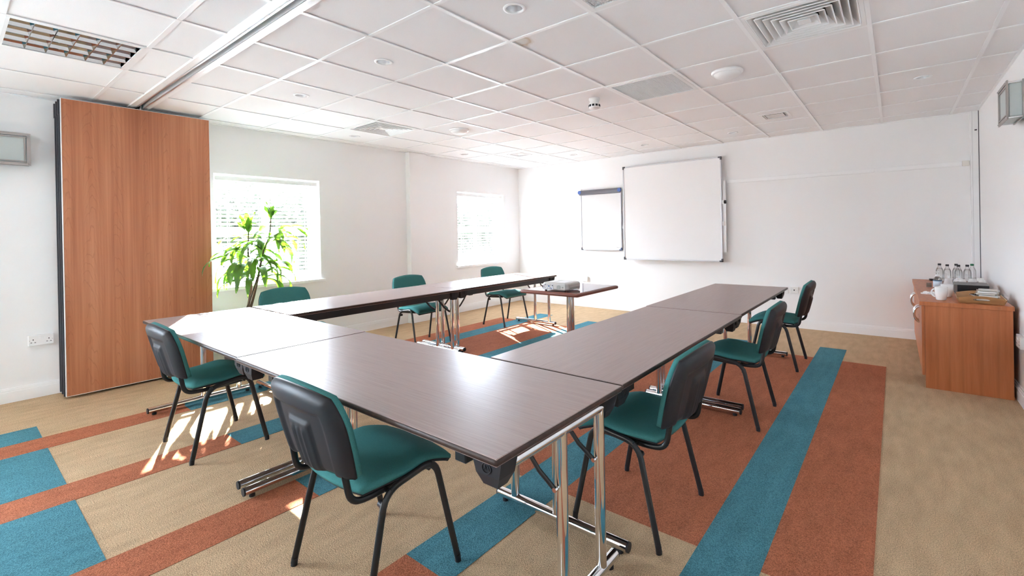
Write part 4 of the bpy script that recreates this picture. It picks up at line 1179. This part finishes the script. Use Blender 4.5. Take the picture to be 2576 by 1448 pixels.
CELLO = clear('cellophane', (0.95, 0.95, 0.94), 0.22, 0.12)
BISC = simple('foil_wrap', (0.62, 0.60, 0.56), 0.3, 0.5)
for k in range(6):
    z = ST + 0.0078 + 0.0150 * k
    t = thing('wrapped_biscuit', ['flat wrapped packet lowest in the tray pile', 'flat wrapped packet second from the bottom of the tray pile', 'flat wrapped packet third from the bottom of the tray pile',
              'flat wrapped packet third from the top of the tray pile', 'flat wrapped packet second from the top of the tray pile', 'flat wrapped packet on top of the tray pile'][k], 'packet',
              (4.270 + 0.004 * (k % 3), 1.015 + 0.005 * (k % 2), z), R(-18 + 7 * (k % 3)), 'wrapped packets piled in the tray')
    MB().rbox(-0.055, 0.055, -0.040, 0.040, 0.0, 0.0140, 0.005, 2).build('packet', BISC if k % 2 else PORC, t)
    for s in (-1, 1):
        m = MB(); q = 7
        vs = []
        for i in range(q + 1):
            y = -0.034 + 0.068 * i / q
            vs += [(s * 0.050, y, 0.005), (s * 0.066, y * 1.06, 0.005 + 0.003 * (1 if i % 2 else -1)), (s * 0.050, y, 0.0058), (s * 0.066, y * 1.06, 0.0058 + 0.003 * (1 if i % 2 else -1))]
        fs = []
        for i in range(q): fs += [(4 * i, 4 * i + 1, 4 * i + 5, 4 * i + 4), (4 * i + 2, 4 * i + 6, 4 * i + 7, 4 * i + 3)]
        m.add(vs, fs).build('crimp', CELLO, t)
SPN = STEEL
for k in range(6):
    a = R(112 + 11 * k)
    t = thing('teaspoon', ['steel teaspoon, leftmost of the fan in the tray', 'steel teaspoon, second from the left in the tray', 'steel teaspoon, third from the left in the tray', 'steel teaspoon, third from the right in the tray',
              'steel teaspoon, second from the right in the tray', 'steel teaspoon, rightmost of the fan in the tray'][k], 'spoon', (4.222, 1.015 - 0.008 * k, ST + 0.012 + 0.003 * k), a, 'teaspoons fanned out in the tray')
    MB().tube([(0.0, 0, 0.004), (0.03, 0, 0.018), (0.058, 0, 0.030)], 0.0016, 0.0032, n=8, side=(0, 0, 1)).build('handle', SPN, t)
    MB().lathe([(0.0, 0.001), (0.006, 0.0018), (0.0085, 0.004), (0.009, 0.0055), (0.008, 0.0052), (0.005, 0.003), (0.0, 0.002)], c=(-0.006, 0, 0.0), n=14).build('bowl', SPN, t)
na = MB(); rr = random.Random(11)
vs = []; fs = []; n = 9
for j in range(n):
    for i in range(n):
        vs.append(((i / (n - 1) - 0.5) * 0.12 + rr.uniform(-0.006, 0.006), (j / (n - 1) - 0.5) * 0.09 + rr.uniform(-0.006, 0.006), 0.004 + 0.030 * rr.random() * (1 - abs(i / (n - 1) - 0.5)) * (1 - abs(j / (n - 1) - 0.5))))
for j in range(n - 1):
    for i in range(n - 1): fs.append((j * n + i, j * n + i + 1, (j + 1) * n + i + 1, (j + 1) * n + i))
na.add(vs, fs)
vb = [(x, y, 0.0008) for x, y, z in vs]
na.add(vb, [f[::-1] for f in fs])
rim = [i for i in range(n)] + [j * n + n - 1 for j in range(1, n)] + [(n - 1) * n + i for i in range(n - 2, -1, -1)] + [j * n for j in range(n - 2, 0, -1)]
m_ = len(vs); na.f += [(rim[k], m_ + rim[k], m_ + rim[(k + 1) % len(rim)], rim[(k + 1) % len(rim)]) for k in range(len(rim))]; na.sm += [False] * len(rim)
tag(na.build('paper_napkin', simple('napkin', (0.84, 0.83, 0.82), 0.9), None, (3.950, 1.330, ST + 0.0005), R(-20)), 'crumpled white paper napkin beside the mugs', 'napkin')
bt = thing('beverage_tray', 'low black tray under the upside-down cups', 'tray', (4.235, 1.80, ST + 0.0002))
cd = thing('card_holder', 'small clear card holder beside the soap bottle', 'card holder', (3.962, 1.905, ST + 0.0005), R(8))
MB().box(-0.022, 0.022, -0.002, 0.002, 0.0, 0.048).build('panel', BOTTLE, cd)
MB().box(-0.020, 0.020, -0.0012, 0.0012, 0.004, 0.040).build('card', simple('printed_card', (0.30, 0.22, 0.16), 0.5, noise=(120, 0.8)), cd)
MB().box(-0.024, 0.024, -0.014, 0.014, 0.0, 0.002).build('foot', BOTTLE, cd)
col.objects.unlink(bt); bpy.data.objects.remove(bt)
ph = thing('power_adapter', 'small black power adapter at the far end of the sideboard', 'adapter', (4.030, 2.60, ST + 0.0005), R(15))
MB().rbox(-0.035, 0.025, -0.018, 0.018, 0.0, 0.022, 0.004, 2).build('body', BLACKP, ph)
MB().cyl((0.03, 0, 0.0005), (0.03, 0, 0.045), 0.016, 14).build('plug', BLACKP, ph)

# ------------------------------------------------------------------ potted plant
PX0, PY0 = -1.43, -2.17
pl = thing('potted_plant', 'tall leafy dracaena in a dark metal pot by the window', 'plant', (PX0, PY0, 0))
POT = simple('pot_metal', (0.20, 0.20, 0.21), 0.35, 0.6)
MB().lathe([(0.0, 0.002), (0.155, 0.002), (0.16, 0.01), (0.175, 0.44), (0.18, 0.45), (0.172, 0.45), (0.168, 0.40), (0.0, 0.40)], n=40).build('pot', POT, pl)
MB().lathe([(0.168, 0.402), (0.08, 0.41), (0.0, 0.412)], n=32).build('soil', SOIL, pl)
def stem(pts, r):
    q = fillet(pts, 0.12, 5)
    MB().tube(q, r, n=8, scale=[1 - 0.55 * i / (len(q) - 1) for i in range(len(q))]).build('stem', STEM, pl)
    return [Vector(p) for p in q]
S1 = stem([(-0.03, 0.02, 0.40), (-0.04, 0.10, 0.85), (-0.06, 0.07, 1.10), (-0.06, 0.08, 1.36)], 0.013)
S2 = stem([(0.03, 0.00, 0.40), (0.00, 0.12, 0.80), (-0.03, 0.20, 1.15), (-0.06, 0.28, 1.30), (-0.06, 0.295, 1.50)], 0.013)
S3 = stem([(0.0, -0.03, 0.40), (0.02, 0.06, 0.70), (0.05, 0.14, 0.98)], 0.012)
rl_ = random.Random(21)
leaf_cache = []
def leaf(base, az, elev, length, width, droop):
    """an arched strap leaf: a narrow stalk, then a blade; real mesh with a folded midrib"""
    n = 12; d = Vector((math.cos(az), math.sin(az), 0)); sd_ = Vector((-math.sin(az), math.cos(az), 0))
    p = Vector(base); e = elev; st = length / n; ctr = []
    for i in range(n + 1):
        ctr.append((p.copy(), e)); e -= droop / n * (0.4 + 1.2 * i / n)
        e = max(e, R(-86))
        p = p + (d * math.cos(e) + Vector((0, 0, 1)) * math.sin(e)) * st
    vs = []; ph = rl_.uniform(0, 6.28)
    for i, (c, e) in enumerate(ctr):
        t = i / n
        w = width * (0.10 if t < 0.16 else min(1, (t - 0.16) / 0.22) ** 0.8 * (1 - max(0, (t - 0.55) / 0.45) ** 2.2) + 0.04)
        nrm = -d * math.sin(e) + Vector((0, 0, 1)) * math.cos(e)
        wob = 0.010 * math.sin(t * 9 + ph) * (t > 0.2)
        vs += [c - sd_ * w + nrm * (0.22 * w + wob), c - sd_ * w * 0.5 + nrm * (0.08 * w), c, c + sd_ * w * 0.5 + nrm * (0.08 * w), c + sd_ * w + nrm * (0.22 * w - wob)]
    fs = []
    for i in range(n):
        for j in range(4): fs.append((5 * i + j, 5 * i + j + 1, 5 * i + 6 + j, 5 * i + 5 + j))
    MB().add(vs, fs, True).build('leaf', LEAF, pl)
def rosette(path, t0_, t1_, count, l0, l1, el0, el1, dr0, dr1, wid=0.030, az0=0.0):
    for k in range(count):
        t = t0_ + (t1_ - t0_) * (k + 0.5) / count
        i = min(len(path) - 2, int(t * (len(path) - 1))); f = t * (len(path) - 1) - i
        b = path[i].lerp(path[i + 1], f)
        az = az0 + k * 2.399 + rl_.uniform(-0.3, 0.3)
        leaf(b, az, R(rl_.uniform(el0, el1)), rl_.uniform(l0, l1), wid * rl_.uniform(0.8, 1.15), R(rl_.uniform(dr0, dr1)))
rosette(S1, 0.97, 1.0, 6, 0.16, 0.24, 50, 86, 5, 45, 0.030)
rosette(S1, 0.76, 0.96, 10, 0.28, 0.40, 5, 40, 60, 105, 0.028, 0.6)
rosette(S1, 0.54, 0.74, 14, 0.40, 0.54, 15, 50, 125, 160, 0.031, 1.1)
rosette(S2, 0.975, 1.0, 5, 0.14, 0.20, 60, 88, 5, 30, 0.026)
rosette(S2, 0.74, 0.97, 12, 0.28, 0.44, 0, 35, 50, 100, 0.028, 2.0)
rosette(S2, 0.56, 0.74, 14, 0.40, 0.54, 15, 50, 120, 160, 0.031, 0.3)
rosette(S3, 0.80, 1.0, 16, 0.40, 0.52, 25, 60, 130, 165, 0.032, 0.9)
